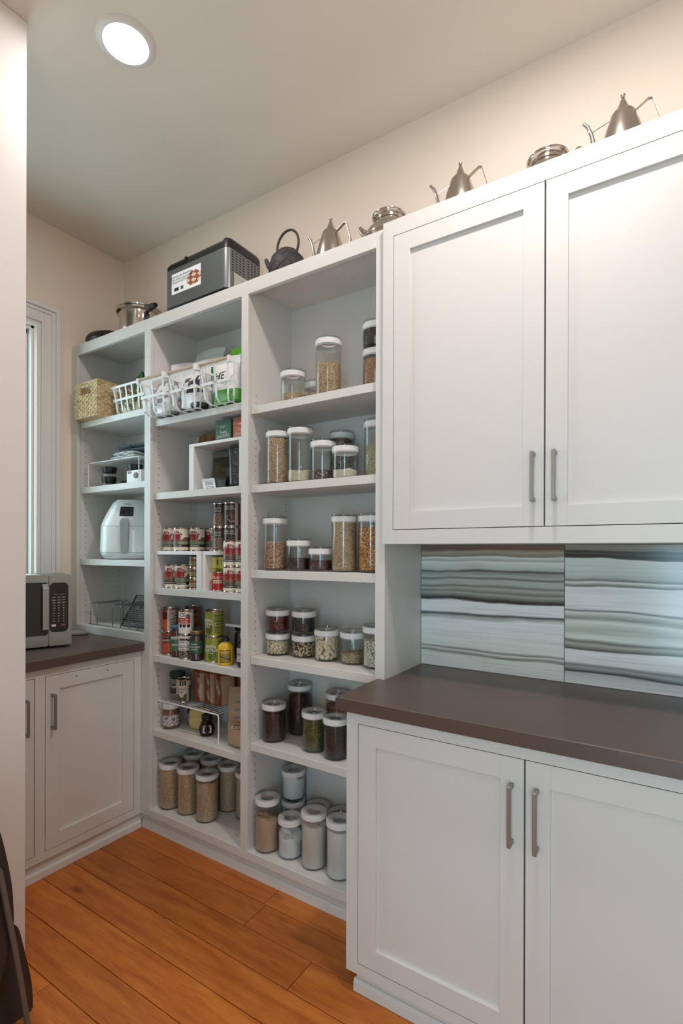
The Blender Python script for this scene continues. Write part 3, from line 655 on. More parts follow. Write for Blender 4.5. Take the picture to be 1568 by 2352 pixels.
def steel_pot(x, y, z, label, rz):
    t = thing('steel_teapot', (x, y, z), label, 'teapot', 'round steel teapots on top of the cabinets', rz); t.scale = (.94, .94, .94)
    MB().lathe([(0, 0), (.062, 0), (.080, .010), (.096, .035), (.098, .050), (.090, .072), (.070, .088), (.062, .092), (0, .092)], n=44).build('body', M_POL, t)
    MB().lathe([(.060, .0925), (.057, .098), (.057, .108), (.061, .110), (.058, .113), (.058, .122), (.066, .127), (.069, .131), (.069, .136), (.062, .140), (.052, .143), (0, .147)], n=44).build('collar', M_POL, t)
    MB().lathe([(0, .1472), (.007, .148), (.006, .155), (0, .158)], (.0, 0, 0), n=16).build('lid_knob', M_POL, t)
    MB().tube([(-.078, 0, .055), (-.104, 0, .070), (-.120, 0, .088)], [.020, .014, .009], 12).build('spout', M_POL, t)
    MB().tube([(.080, 0, .092), (.088, 0, .114), (.104, 0, .120), (.120, 0, .108), (.124, 0, .080), (.108, 0, .044), (.094, 0, .040)], .0034, 8).build('handle', M_POL, t)
steel_pot(1.915, -.19, T1, 'round polished steel teapot at the joint of shelving and wall cabinet', .62)
steel_pot(2.475, -.165, T2, 'round polished steel teapot mostly hidden on the wall cabinet', -.25)
# ================================================================== BASKETS AND BAGS
def strip(mb, pts, nrm, w, t=.0012):
    P = [Vector(p) for p in pts]; n_ = Vector(nrm)
    for A, B in zip(P, P[1:]):
        d = (B-A).normalized(); e = d.cross(n_).normalized()*w/2; q = n_*t/2
        v = [A-e-q, A+e-q, A+e+q, A-e+q, B-e-q, B+e-q, B+e+q, B-e+q]
        mb.add(v, [(0, 1, 2, 3), (4, 5, 6, 7), (0, 1, 5, 4), (1, 2, 6, 5), (2, 3, 7, 6), (3, 0, 4, 7)], False)
def basket(x0, x1, y0, y1, z, h, nf, ns, label, rz=0, dowel=True, tag_=None, tp=.018, w=.0105, group='white strap baskets on the top shelves'):
    cx, cy = (x0+x1)/2, (y0+y1)/2; a, b = (x1-x0)/2, (y1-y0)/2
    t = thing('wire_basket', (cx, cy, z), label, 'basket', group, rz)
    def side(q, f):       # q 0 bottom .. 1 top; rounded foot
        return f-tp*(1-q)-(.014*(1-q/.12) if q < .12 else 0)
    for nm, q in (('rim', 1.), ('band', .56)):
        mb = MB(); A, B = side(q, a), side(q, b); zz = h*q-.005
        for p, n_ in (([(-A, -B, zz), (A, -B, zz)], (0, -1, 0)), ([(A, -B, zz), (A, B, zz)], (1, 0, 0)), ([(A, B, zz), (-A, B, zz)], (0, 1, 0)), ([(-A, B, zz), (-A, -B, zz)], (-1, 0, 0))):
            strip(mb, p, n_, w*1.15)
        bo = mb.build(nm, M_WIRE, t)
        if tag_ and nm == 'band':
            tm = MB(); flat_text(tm, tag_, .010, (0, -B-.0014, zz), (1, 0, 0), (0, 0, 1)); tm.build('lettering', M_INK, bo)
    qs = [0, .05, .12, .5, 1]
    for i in range(nf):
        for s_ in (-1, 1):
            f = -1+2*(i+.5)/nf if nf < 3 else -.86+1.72*i/(nf-1); mb = MB(); strip(mb, [(f*side(q, a), s_*side(q, b), h*q-(.004 if q == 1 else -.001)) for q in qs], (0, s_, 0), w); mb.build('rib', M_WIRE, t)
    for i in range(ns):
        for s_ in (-1, 1):
            f = -.8+1.6*i/(ns-1); mb = MB(); strip(mb, [(s_*side(q, a), f*side(q, b), h*q-(.004 if q == 1 else -.001)) for q in qs], (s_, 0, 0), w); mb.build('rib', M_WIRE, t)
    mb = MB(); A, B = side(0, a), side(0, b)
    for i in range(max(nf, 3)): f = -.86+1.72*i/(max(nf, 3)-1); strip(mb, [(f*A, -B, .001), (f*A, B, .001)], (0, 0, 1), w)
    for i in range(ns): f = -.8+1.6*i/(ns-1); strip(mb, [(-A, f*B, .0024), (A, f*B, .0024)], (0, 0, 1), w)
    mb.build('bottom_grid', M_WIRE, t)
    if dowel:
        d = MB().lathe([(0, -a*.93), (.0068, -a*.93), (.0068, a*.93), (0, a*.93)], (0, -b-.001, h+.010), 14, 'x'); d.build('handle', M_WOOD, t)
        for x in (-a*.97, a*.97): MB().box(x-.006, x+.006, -b-.0085, -b+.008, h-.010, h+.0175).build('handle_clip', M_WIRE, t)
    return t
def pouch(x, y, z, w_, h, d, art, label, rz=0, cat='bag', group=None, name='food_bag', m=None, texts=(), seed=0, fold=0, lean=0, nu=44, nv=26, seal=.12):
    t = thing(name, (x, y, z), label, cat, group, rz); r = random.Random(seed); p1, p2, p3 = (r.uniform(0, 6) for _ in range(3))
    def prof(v): 
        if v > 1-seal: return .04
        q = v/(1-seal); return max(.04, (1-q**3)**.8)*min(1, (q/.03)**.5 if q < .03 else 1)
    def sheet(x_, v, s_):
        c = min(1, abs(2*x_/w_)); yf = (1-c**2.86)**.5 if c < 1 else 0
        wr = 1+.10*sin(9*v+p1+4*x_/w_)+.07*sin(17*v+p2-6*x_/w_)
        return s_*d/2*prof(v)*yf*wr + .010*sin(3*x_/w_+5*v+p3)*v*(.4 if v < .8 else 1) + lean*v*v - fold*max(0, v-.78)*4*h*.25
    def surf(u, v):
        a = 2*PI*u; c = cos(a); x_ = w_/2*math.copysign(abs(c)**.7, c); s_ = -1 if sin(a) > 0 else 1
        x_ *= .97+.03*sin(3*v+p1); k = 0.0 if v == 0 else 1
        return (-x_*k, sheet(x_, v, s_)*k if abs(sin(a)) > 1e-6 else sheet(w_/2, v, 1)*k, h*v*(1-.03*(2*x_/w_)**2*(v > .9))-fold*.02*(v > .9))
    def art2(u, v):
        a = 2*PI*u; c = cos(a); x_ = -math.copysign(abs(c)**.7, c); return art(x_*.5+.5, v) if sin(a) > 0 else art(.5-x_*.5, v)
    o = printed('film', surf, art2, nu, nv, m or M_FOIL, t)
    for (s_, size, cx, cv, ink) in texts:
        mb = MB(); vv, ff = text_polys(s_, size)
        mb.add([(cx+a_, sheet(cx+a_, min(.98, cv+b_/h), -1)-.0016, cv*h+b_) for a_, b_ in vv], ff, False); mb.build('lettering', ink, o)
    return t
def h2(a, b): v = sin(a*127.1+b*311.7)*43758.5; return v-math.floor(v)
def mott(c1, c2, nx, ny):
    def f(u, v):
        k = h2(int(u*nx), int(v*ny)); return tuple(int(p+(q-p)*k) for p, q in zip(c1, c2))
    return f
INKG = mat('green_ink', (40, 96, 52), .6); INKR = mat('red_ink', (140, 34, 30), .6); INKY = mat('cream_ink', (236, 214, 160), .6); INKGR = mat('grey_ink', (120, 120, 122), .6)
# woven basket, top shelf of the left bay
t = thing('woven_basket', (.187, -.208, 2.0705), 'tan woven palm basket with a cut-out handle at the left end of the top shelf', 'basket', None, 0)
M_PALM = [mat('palm_light', (206, 184, 142), .75, bump=.5, bscale=120, var=.15, vscale=40), mat('palm_mid', (196, 170, 128), .75, bump=.5, bscale=120, var=.15, vscale=40), mat('palm_dark', (180, 150, 110), .75, bump=.5, bscale=120, var=.15, vscale=40)]
bwx, bwy, bh = .104, .142, .186
for face in range(4):
    half, off = ((bwx, bwy) if face % 2 == 0 else (bwy, bwx)); nc = 11 if face % 2 == 0 else 15; nr = 15; mb = MB(); r = random.Random(face)
    for j in range(nr):
        for i in range(nc):
            a0 = -half+2*half*i/nc; a1 = -half+2*half*(i+1)/nc; z0 = bh*j/nr; z1 = bh*(j+1)/nr; cxm = (a0+a1)/2; czm = (z0+z1)/2
            if face % 2 == 0 and abs(cxm+.0) < .040 and .118 < czm < .158: continue
            out = .0035 if (i+j) % 2 else .0012; mb.mi = r.choice([0, 0, 1, 1, 2]) if (i+j) % 2 else r.choice([0, 1, 2])
            A, B = off+out, off-.003
            if face == 0: mb.box(a0, a1, -A, -B, z0+.0004, z1-.0004)
            if face == 2: mb.box(a0, a1, B, A, z0+.0004, z1-.0004)
            if face == 1: mb.box(B, A, a0, a1, z0+.0004, z1-.0004)
            if face == 3: mb.box(-A, -B, a0, a1, z0+.0004, z1-.0004)
    mb.build('woven_side', M_PALM, t, kind='stuff')
MB().box(-bwx, bwx, -bwy, bwy, .0, .003).build('bottom', M_PALM[1], t)
rm = MB(); rm.tube([(-bwx, -bwy, bh), (bwx, -bwy, bh), (bwx, bwy, bh), (-bwx, bwy, bh)], .0055, 8, True, smooth=False); rm.build('rim', M_PALM[1], t)
g = 'white strap baskets on the top shelves'
basket(.327, .622, -.296, -.05, 2.0705, .150, 6, 5, 'white metal strap basket of snack bags on the top left shelf', dowel=False)
basket(.690, .880, -.392, -.110, 1.9995, .158, 3, 4, 'white strap basket with a wooden bar handle, left one of three', 0, True, None)
basket(.886, 1.076, -.382, -.110, 1.9995, .158, 3, 4, 'white strap basket with a wooden bar handle tagged CHIA, middle one', 0, True, 'CHIA')
basket(1.082, 1.272, -.374, -.110, 1.9995, .158, 3, 4, 'white strap basket with a wooden bar handle tagged HEMP, right one', 0, True, 'HEMP')
stripe = lambda u, v: (232, 232, 232) if sin(60*u+22*v) > .1 else (34, 34, 36)
pouch(.385, -.12, 2.076, .12, .215, .06, stripe, 'black and white striped snack bag in the basket on the top left shelf', .5, seed=2, fold=.3)
pouch(.455, -.20, 2.076, .13, .22, .07, lambda u, v: (20, 92, 44) if v > .62 else ((196, 190, 150) if h2(int(u*12), int(v*16)) > .45 else (70, 96, 60)), 'dark green snack bag with a folded top in the white basket', -.3, seed=3, lean=-.02)
pouch(.545, -.13, 2.076, .13, .245, .06, lambda u, v: (126, 150, 148) if v > .8 else ((206, 210, 200) if h2(int(u*10), int(v*14)) > .5 else (120, 134, 120)), 'silvery snack bag at the right of the basket on the top left shelf', .2, seed=4)
pouch(.560, -.235, 2.076, .11, .165, .05, lambda u, v: (60, 48, 44) if v > .75 else ((178, 160, 96) if h2(int(u*9), int(v*13)) > .5 else (90, 84, 54)), 'small dark printed snack bag at the front of the left basket', .1, seed=5, texts=[('HEY', .03, 0, .62, M_INKW)])
pouch(.400, -.235, 2.076, .12, .150, .06, lambda u, v: (206, 202, 182) if h2(int(u*10), int(v*12)) > .6 else (112, 110, 70), 'clear bag of green snacks at the front left of the white basket', 0, seed=6)
# pantry bags in the three baskets
pouch(.790, -.205, 2.006, .180, .292, .12, lambda u, v: (236, 232, 234), 'plump plain white bag in the left strap basket', .25, seed=7, lean=.02)
pouch(.790, -.305, 2.006, .145, .165, .07, lambda u, v: (238, 236, 238) if h2(int(u*9), int(v*11)) > .45 else (150, 148, 152), 'crinkled silver bag at the front of the left strap basket', .1, seed=8)
pouch(.925, -.175, 2.006, .190, .335, .10, lambda u, v: (238, 238, 238) if v < .86 else (196, 204, 200), 'tall white resealable bag with an open pointed top', .15, texts=[('nutiva', .045, -.005, .68, INKGR)], seed=9, fold=-.35)
pouch(.975, -.305, 2.006, .165, .190, .08, lambda u, v: (236, 236, 238) if v > .75 or h2(int(u*8), int(v*9)) > .5 else (70, 62, 78), 'white bag with dark seeds printed on it in the middle basket', -.05, seed=10)
pouch(1.065, -.22, 2.006, .10, .215, .06, lambda u, v: (30, 108, 48) if v > .2 else (60, 130, 70), 'narrow green bag between the middle and right baskets', .5, seed=11, texts=[('ORGANIC', .018, 0, .6, M_INKW)])
pouch(1.170, -.285, 2.006, .160, .215, .07, lambda u, v: (238, 238, 236) if v > .28 else (96, 168, 82), 'white hemp bag with a green base in the right basket', .0, seed=12, texts=[('HEMP', .050, .012, .56, M_INK), ('SHELLED SEED', .014, .0, .42, INKG)])
pouch(1.165, -.165, 2.006, .17, .300, .08, lambda u, v: (122, 204, 66) if v > .72 or v < .2 else (238, 236, 230) if v < .5 else (214, 178, 150), 'bright green topped bag at the back of the right basket', .1, seed=13, texts=[('OATS', .02, 0, .45, INKR)])
# ================================================================== LEFT BAY, LOWER SHELVES
def wire_riser(x0, x1, y0, y1, z, h, label, nw=16, r=.0027):
    t = thing('wire_riser', (x0, y0, z), label, 'shelf riser', 'white wire shelf risers'); w_, d_ = x1-x0, y1-y0
    for yy in (0, d_):
        MB().tube([(.002, yy, r), (.002, yy, h-.012), (.004, yy, h-.004), (.012, yy, h), (w_-.012, yy, h), (w_-.004, yy, h-.004), (w_-.002, yy, h-.012), (w_-.002, yy, r)], r, 8).build('frame', M_WIRE, t)
    for i in range(nw): MB().tube([(.012+(w_-.024)*i/(nw-1), 0, h+.0005), (.012+(w_-.024)*i/(nw-1), d_, h+.0005)], r*.5, 6).build('wire', M_WIRE, t)
    return t
wire_riser(.110, .555, -.289, -.065, 1.710, .130, 'white wire riser holding a folded towel on the left bay shelf', 22)
RT = 1.710+.1328
t = thing('folded_towel', (.385, -.205, RT+.0015), 'grey and white checked towel folded on the wire riser', 'towel')
def towel(k, w_, d_, z0, hh):
    def sf(u, v):
        a = 2*PI*u; c, s_ = cos(a), sin(a); x = w_/2*math.copysign(abs(c)**.45, c); z = hh/2*(1+math.copysign(abs(s_)**.6, s_)); y = -d_/2+d_*v
        e = 1 if 0 < v < 1 else 0; return (x+.003*sin(40*y+k), y, z0+hh/2*(1-e)+z*e*(1+.06*sin(18*x+k)))
    return printed('fold', sf, lambda u, v: (210, 212, 212) if (int(u*44)+int(v*18)) % 2 else (150, 156, 158), 88, 18, MATS_T, t)
MATS_T = mat_attr('towel_cloth', .95, 0, .5, 200)
towel(0, .215, .13, 0, .020); towel(2, .175, .12, .0205, .020)
for k, (zz, xx) in enumerate(((RT+.045, .395), (RT+.069, .400))):
    t = thing('oven_mitt', (xx, -.170, zz), ['dark slate oven mitt lying under its twin above the checked towel', 'dark slate oven mitt topmost in the pile on the riser'][k], 'oven mitt', 'slate oven mitts')
    MM = mat('slate_cloth_%d' % k, (104, 116, 122), .85, bump=.4, bscale=180); mb = MB(); n = 22
    pts = [(-.165+.30*i/n) for i in range(n+1)]
    vs = []; fs = []; m_ = 12
    for i, x in enumerate(pts):
        q = i/n; ww = .055*min(1, (q/.18)**.5+.08) ; hh = .011*min(1, (q/.12)**.5+.1)
        for j in range(m_): a = 2*PI*j/m_; vs.append((x, ww*cos(a), hh+hh*sin(a)*.98+.004*sin(PI*q)-.004*(1-q)*0))
    for i in range(n):
        for j in range(m_): fs.append((i*m_+j, i*m_+(j+1) % m_, (i+1)*m_+(j+1) % m_, (i+1)*m_+j))
    fs += [tuple(range(m_)), tuple(n*m_+j for j in range(m_))[::-1]]
    MB().add(vs, fs, True).build('pad', MM, t)
    MB().lathe([(.0, .135), (.052, .135), (.056, .15), (.054, .195), (0, .20)], (0, 0, .012), 20, 'x').build('cuff', M_BLACK, t).scale = (1, 1, .22)
    c = MB()
    for x in (-.015, -.004): c.tube([(x, .056*cos(a), .0115+.0125*sin(a)) for a in [2*PI*i/20 for i in range(20)]], .0012, 5, True)
    c.build('stitching', M_INK, t)
t = None
def lidded(x, y, z, label):
    t = thing('lidded_jar', (x, y, z), label, 'jar', 'small jars with black lids under the left riser')
    MB().lathe([(0, 0), (.030, 0), (.033, .003), (.033, .024), (.029, .027)], n=24).build('glass_body', M_GLASS, t)
    MB().lathe([(0, .0008), (.029, .001), (.0315, .004), (.0315, .010), (0, .010)], n=24).build('contents', mat('pale_fill', (170, 170, 166), .8) if 'pale_fill' not in MATS else MATS['pale_fill'], t)
    MB().lathe([(.0345, .0235), (.036, .0275), (.040, .050), (.040, .0525), (.036, .054), (0, .054)], n=28).build('lid', M_BLACK, t)
for (x, y, l) in ((.218, -.235, 'left'), (.415, -.215, 'right')):
    lidded(x, y, 1.710, 'small jar with a black lid at the bottom of the %s pair under the riser' % l)
    lidded(x+.004, y, 1.710+.0545, 'small jar with a black lid on top of the %s pair under the riser' % l)
t = thing('dark_skillet', (.33, -.115, 1.7102), 'dark skillet lying behind the small jars under the riser', 'pan')
MB().lathe([(0, 0), (.085, 0), (.105, .030), (.103, .031), (.083, .004), (0, .004)], n=36).build('pan_body', M_BLACK, t)
MB().tube([(.098, 0, .026), (.150, -.01, .034), (.18, -.015, .034)], .008, 8).build('handle', M_BLACK, t)
t = thing('scale_box', (.500, -.282, 1.7102), 'small white gadget box with a round dial at the front of the riser', 'box')
MB().box(-.058, .060, 0, .035, 0, .064).build('box_body', M_WHITE, t, .002)
MB().lathe([(0, -.0005), (.015, -.0005), (.015, .006), (.012, .008), (0, .008)], (.022, 0, .036), 24, 'y').build('dial', MATS['grey_rubber'], t)
MB().box(-.047, -.018, -.0008, 0, .048, .060).build('display', MATS['grey_rubber'], t)
for k, (x, z) in enumerate(((.585, 1.7102), (.585, 1.7102+.052))):
    t = thing('spice_tin', (x, -.235, z), ['round white topped tin at the foot of the right riser leg', 'round white topped tin stacked beside the right riser leg'][k], 'tin', 'white topped tins')
    MB().lathe([(0, 0), (.024, 0), (.024, .036), (0, .036)], n=24).build('tin_body', M_STEEL, t)
    MB().lathe([(.0245, .0362), (.026, .038), (.026, .050), (.024, .0515), (0, .0515)], n=24).build('lid', M_WHITE, t)
# air fryer
M_FRY = mat('fryer_shell', (226, 230, 230), .22, coat=.4)
t = thing('air_fryer', (.315, -.172, 1.3152), 'white egg-shaped air fryer with a grey handle on the left bay shelf', 'air fryer', None, .76); t.scale = (.93, .93, 1)
def fry_ring(q):
    z = .322*q
    if q < .16: k = (1-((.16-q)/.16)**2)**.5*.30+.70
    elif q < .55: k = 1-.03*((q-.16)/.39)
    else: k = .97-.43*((q-.55)/.45)**1.25
    if q > .97: k -= .05
    yo = -.030*max(0, q-.5)*-1.2
    return z, .158*k, .128*k, yo
def fry(q0, q1, n, grow=0):
    mb = MB(); vs = []; fs = []; m_ = 48
    for j in range(n+1):
        z, a, b, yo = fry_ring(q0+(q1-q0)*j/n)
        for i in range(m_):
            th = 2*PI*i/m_; c, s_ = cos(th), sin(th); vs.append(((a+grow)*math.copysign(abs(c)**.72, c), yo+(b+grow)*math.copysign(abs(s_)**.72, s_), z))
    for j in range(n):
        for i in range(m_): fs.append((j*m_+i, j*m_+(i+1) % m_, (j+1)*m_+(i+1) % m_, (j+1)*m_+i))
    fs += [tuple(range(m_))[::-1], tuple(n*m_+i for i in range(m_))]
    return mb.add(vs, fs, True)
fry(0, .115, 8).build('base', M_FRY, t); fry(.120, .548, 14).build('drawer', M_FRY, t); fry(.553, 1, 16).build('top_shell', M_FRY, t)
fry(.10, .58, 4, -.004).build('core', M_DARK, t)
hd = MB()
hp = [(0, .170, .182), (.0, .150, .196), (0, .12, .2), (0, .06, .192), (0, .03, .17)]
hd.prism([(-.020, .045), (-.014, .035), (0, .031), (.014, .035), (.020, .045), (.0235, .195), (.019, .212), (0, .219), (-.019, .212), (-.0235, .195)], -.158, -.136, 'xz'); hd.box(-.014, .014, -.140, -.10, .14, .19)
hd.build('handle', mat('grey_handle', (150, 158, 158), .4), t, .002)
def fy(z): q = z/.322; _, a, b, yo = fry_ring(q); return yo-b
dp = MB(); z0, z1 = .232, .282
dp.add([(-.036, fy(z0)-.002, z0), (.036, fy(z0)-.002, z0), (.034, fy(z1)-.002, z1), (-.034, fy(z1)-.002, z1), (-.036, fy(z0)+.02, z0), (.036, fy(z0)+.02, z0), (.034, fy(z1)+.02, z1), (-.034, fy(z1)+.02, z1)], [(0, 1, 2, 3), (4, 5, 6, 7), (0, 1, 5, 4), (1, 2, 6, 5), (2, 3, 7, 6), (3, 0, 4, 7)], False)
dd = dp.build('display', M_BLACK, t, .001)
ic = MB()
for (x, z) in ((-.022, .240), (0, .240), (.022, .240), (.024, .252), (.024, .264), (-.02, .27), (.02, .273)): ic.box(x-.003, x+.003, fy(z)-.0034, fy(z)-.0024, z-.0015, z+.0015)
ic.build('icons', MATS['grey_rubber'], dd)
tm = MB(); flat_text(tm, 'PHILIPS', .0115, (.0, fy(.296)-.0012, .296), (1, 0, 0), (0, .35, .94)); tm.build('lettering', M_INK, t)
# wire racks on the bottom of the left bay
M_GWIRE = mat('grey_wire', (132, 134, 136), .35, .8)
DZ = .9566
t = thing('wire_lid_rack', (.115, -.290, DZ), 'grey wire lid rack with upright hoops on the lower left shelf', 'rack')
for i, x in enumerate((.015, .075, .215, .285, .355, .425)):
    hgt = .118
    MB().tube([(x, .004, .003), (x, .004, hgt-.012), (x, .008, hgt-.003), (x, .016, hgt), (x, .190, hgt), (x, .2, hgt-.01), (x, .203, .003)], .0026, 8).build('hoop', M_GWIRE, t)
MB().tube([(0, .004, .003), (.47, .004, .003)], .0026, 8).tube([(0, .203, .003), (.47, .203, .003)], .0026, 8).tube([(0, .004, .055), (.10, .004, .055)], .0016, 6).build('base_wire', M_GWIRE, t)
t = thing('cooling_rack', (.335, -.268, DZ+.006), 'black wire cooling rack leaning between the hoops of the lid rack', 'rack')
R_ = MB(); X = lambda u, v: (u*.245+v*.062, .03+v*.05, v*.160)
R_.tube([X(0, 0), X(1, 0), X(1, 1), X(0, 1)], .0036, 6, True); R_.build('frame', M_BLACK, t)
gr = MB()
for i in range(1, 26): gr.tube([X(i/26, 0), X(i/26, 1)], .0011, 4)
for i in range(1, 15): gr.tube([X(0, i/15), X(1, i/15)], .0013, 4)
gr.build('grid', M_BLACK, t, kind='stuff')
t = thing('round_trivet', (.578, -.262, DZ+.004), 'round polished wire trivet on edge beside the post of the lower left shelf', 'trivet')
tr = MB(); tr.tube([(.0+.012*cos(a), .062+.060*cos(a)*1.0, .072+.070*sin(a)) for a in [2*PI*i/30 for i in range(30)]], .0024, 6, True)
for k in range(8): zz = -.058+.0165*k; hw = (.070**2-zz**2)**.5*.86; tr.tube([(-.01, .062-hw, .072+zz), (.01, .062+hw, .072+zz)], .0014, 5)
tr.tube([(-.005, .02, .0), (-.02, .035, .07), (-.01, .05, .11)], .002, 6)
tr.build('wires', M_POL, t)
# ================================================================== LEFT WORKTOP
t = thing('microwave', (.45, -.573, .9142), 'stainless steel microwave oven on the brown worktop under the window', 'microwave', None, -.38)
M_MWS = mat('microwave_steel', (158, 160, 158), .36, .7)
MW, MD, Z0, Z1 = .43, .30, .008, .336
MB().box(-MD, -.022, -MW, 0, Z0, Z1-.003).build('housing', mat('mw_case', (120, 118, 114), .4, .6), t, .004)
df = -.0945        # door / control split
MB().box(-.0215, 0, df+.0008, 0, Z0, Z1).build('control_fascia', M_MWS, t, .004)
dr = MB().box(-.0215, 0, -MW, df-.0008, Z0, Z1).build('door', M_MWS, t, .004)
MB().prism(rrect(-MW+.035, df-.003, .060, .302, .012), -.01, .0022, 'yz').build('door_glass', mat('mw_glass', (30, 34, 33), .10), dr)
cp = MB().prism(rrect(df+.003, -.015, .072, .300, .020), -.01, .0022, 'yz').build('keypad', mat('mw_pad', (16, 18, 20), .18), t)
kp = MB()
for r_ in range(10):
    for c_ in range(3):
        y = -.0735+.0195*c_; z = .232-.0122*r_; wk = .0062 if r_ < 3 else .0042 if r_ < 5 else .0028; kp.box(.0022, .0030, y-wk, y+wk, z-.0022, z+.0022)
kp.box(.0022, .0028, -.076, -.030, .245, .2462).build('keys', mat('key_grey', (150, 156, 156), .5), cp, kind='stuff')
MB().box(.0022, .0031, -.0835, -.0655, .098, .108).build('white_key', M_WHITE, cp, label='white key'); MB().box(.0022, .0031, -.0460, -.0270, .099, .109).build('stop_key', mat('stop_red', (150, 72, 66), .5), cp, label='red key')
hm = MB(); hm.prism([(.002, .074), (.036, .090), (.036, .278), (.002, .296), (.002, .284), (.026, .270), (.026, .098), (.002, .086)], -.122, -.097, 'xz'); hm.build('handle', M_MWS, dr, .001)
ft = MB()
for x in (-.04, -.27):
    for y in (-.04, -MW+.04): ft.lathe([(0, 0), (.014, 0), (.016, .0078), (0, .0078)], (x, y, 0), 14)
ft.build('feet', M_BLACK, t)
t = thing('paper_slip', (.31, -.76, .9142+Z1-.0025), 'white paper slip lying on top of the microwave', 'paper')
MB().box(-.05, .05, -.10, .09, 0, .0035).build('sheets', M_WHITE, t)
t = thing('gadget', (.160, -.372, .9142), 'small grey oval gadget on the worktop between microwave and shelving', 'gadget', None, .5)
MB().lathe([(0, 0), (.040, 0), (.046, .006), (.044, .014), (.030, .022), (0, .026)], n=28).build('body', MATS['grey_rubber'], t).scale = (1.15, .75, 1)
# ================================================================== MIDDLE BAY
M_METAL = M_POL
M_LABEL = mat_attr('can_label', .34)
def can(x, y, z, r, h, art, texts, label, group=None, off=0, cat='can', ribs=True):
    t = thing('tin_can', (x, y, z), label, cat, group, viewer(x, y)+off)
    MB().lathe([(0, .002), (r-.002, .002), (r-.001, 0), (r, .001), (r, .004), (r-.0012, .006), (r-.0012, h-.006), (r, h-.004), (r, h-.001), (r-.001, h), (r-.0025, h-.001), (r-.003, h-.004), (0, h-.004)], n=36).build('can_body', M_POL, t)
    def sf(u, v): a = PI-2*PI*u; return ((r-.0006)*sin(-a), -(r-.0006)*cos(a), .006+(h-.012)*v)
    def ar(u, v): return art(2*PI*u-PI, v)
    lb = printed('paper_label', sf, ar, 72, 30, M_LABEL, t)
    for (s_, size, a0, v, ink, sx) in texts:
        mb = MB(); cyl_text(mb, s_, size, r+.0002, a0, .006+(h-.012)*v, sx); mb.build('lettering', ink, lb)
    return t
def tomato(band, foot):
    def f(a, v):
        if v > .93: return (228, 206, 190)
        top = .90-.5*(a+.6)**2*.35
        if a < .30 and a > -2.4 and .53 < v < top:
            if a > .12 and v < .70: return (226, 208, 190)
            return (142, 34, 32)
        if (a-.18)**2+((v-.56)*2.6)**2 < .055: return (40, 34, 30) if abs(a-.18+(v-.56)*.8) < .035 else (234, 222, 204)
        if a < .1 and a > -2.2 and .46 < v <= .56: return (150, 52, 40)
        if v > .40 and v < .56+.05*sin(2*a): return (112, 92, 74)
        if .25 < v <= .40: return band
        if .14 < v <= .25: return foot
        return (226, 214, 198)
    return f
TG, TB = tomato((140, 150, 118), (52, 36, 30)), tomato((128, 96, 72), (70, 46, 34))
TT = [('MUIR GLEN', .0185, -.72, .80, M_INKW, .9), ('ORGANIC', .0085, -.70, .675, INKR, 1)]
def TTw(word, ink=M_INK): return TT+[(word, .013, -.55, .325, ink, 1.2), ('TOMATOES', .008, -.45, .195, M_INKW, 1.2)]
MB_ = MB
# white riser unit standing on the third shelf, with the cans
def board_riser(x0, x1, y0, y1, z, h, label, tk=.0165, legs=None):
    t = thing('shelf_riser', (x0, y0, z), label, 'shelf riser', 'white board shelf risers'); w_, d_ = x1-x0, y1-y0
    MB().box(0, w_, 0, d_, h-tk, h).build('top_board', M_WHITE, t, .0008)
    for a, b in legs or ((0, .020), (w_-.030, w_)): MB().box(a, b, 0, d_, 0, h-tk-.0002).build('leg', M_WHITE, t, .0008)
    return t
Z3 = 1.1822; RH = .1785
board_riser(.690, 1.018, -.300, -.060, Z3, RH, 'white board riser with tomato cans on and under it')
t = thing('shelf_riser', (1.020, -.295, Z3), 'white board riser behind the red cans, right of its twin', 'shelf riser', 'white board shelf risers')
MB().prism([(0, 0), (.088, 0), (.104, .069), (.2625, .069), (.2625, .25), (0, .25)], RH-.0165, RH).build('top_board', M_WHITE, t, .0008)
MB().box(0, .021, 0, .25, 0, RH-.0167).build('leg', M_WHITE, t, .0008); MB().box(.247, .2625, .072, .25, 0, RH-.0167).build('leg', M_WHITE, t, .0008)
ZR = Z3+RH+.0004; g = 'tomato cans in the middle shelf bay'; CH = .1125; CR = .0372
can(.727, -.235, ZR, CR, CH, TG, TTw('DICED'), 'red and green tomato can, leftmost on the riser top', g)
can(.811, -.238, ZR, CR+.001, CH, TG, TTw('FIRE'), 'red and green tomato can, second on the riser top, brightest', g, -.15)
can(.877, -.197, ZR, CR, CH, TG, TTw('DICED'), 'red and green tomato can, third on the riser top', g, .05)
can(.897, -.118, ZR, CR, CH, TG, TTw('WHOLE'), 'tomato can, fourth on the riser top, in the shade', g, -.2)
def beans(c1, c2):
    def f(a, v):
        if v > .93: return (60, 44, 40)
        if v < .56: return c2 if (sin(a*14+6*sin(v*22))*cos(v*40+3*sin(a*9))) > .1 else c1
        return (74, 54, 50)
    return f
def chili(a, v):
    if a > .75: return (112, 26, 28)
    if a > .35: return (196, 178, 160)
    d = ((a+.05)/.55)**2+((v-.42)/.24)**2
    if d < 1: return (66, 30, 26) if h2(int(a*30), int(v*26)) > .4 else (128, 70, 56)
    if d < 1.25 and v < .42: return (204, 190, 176)
    return (62, 34, 34)
g2 = 'bean cans stacked on the riser'
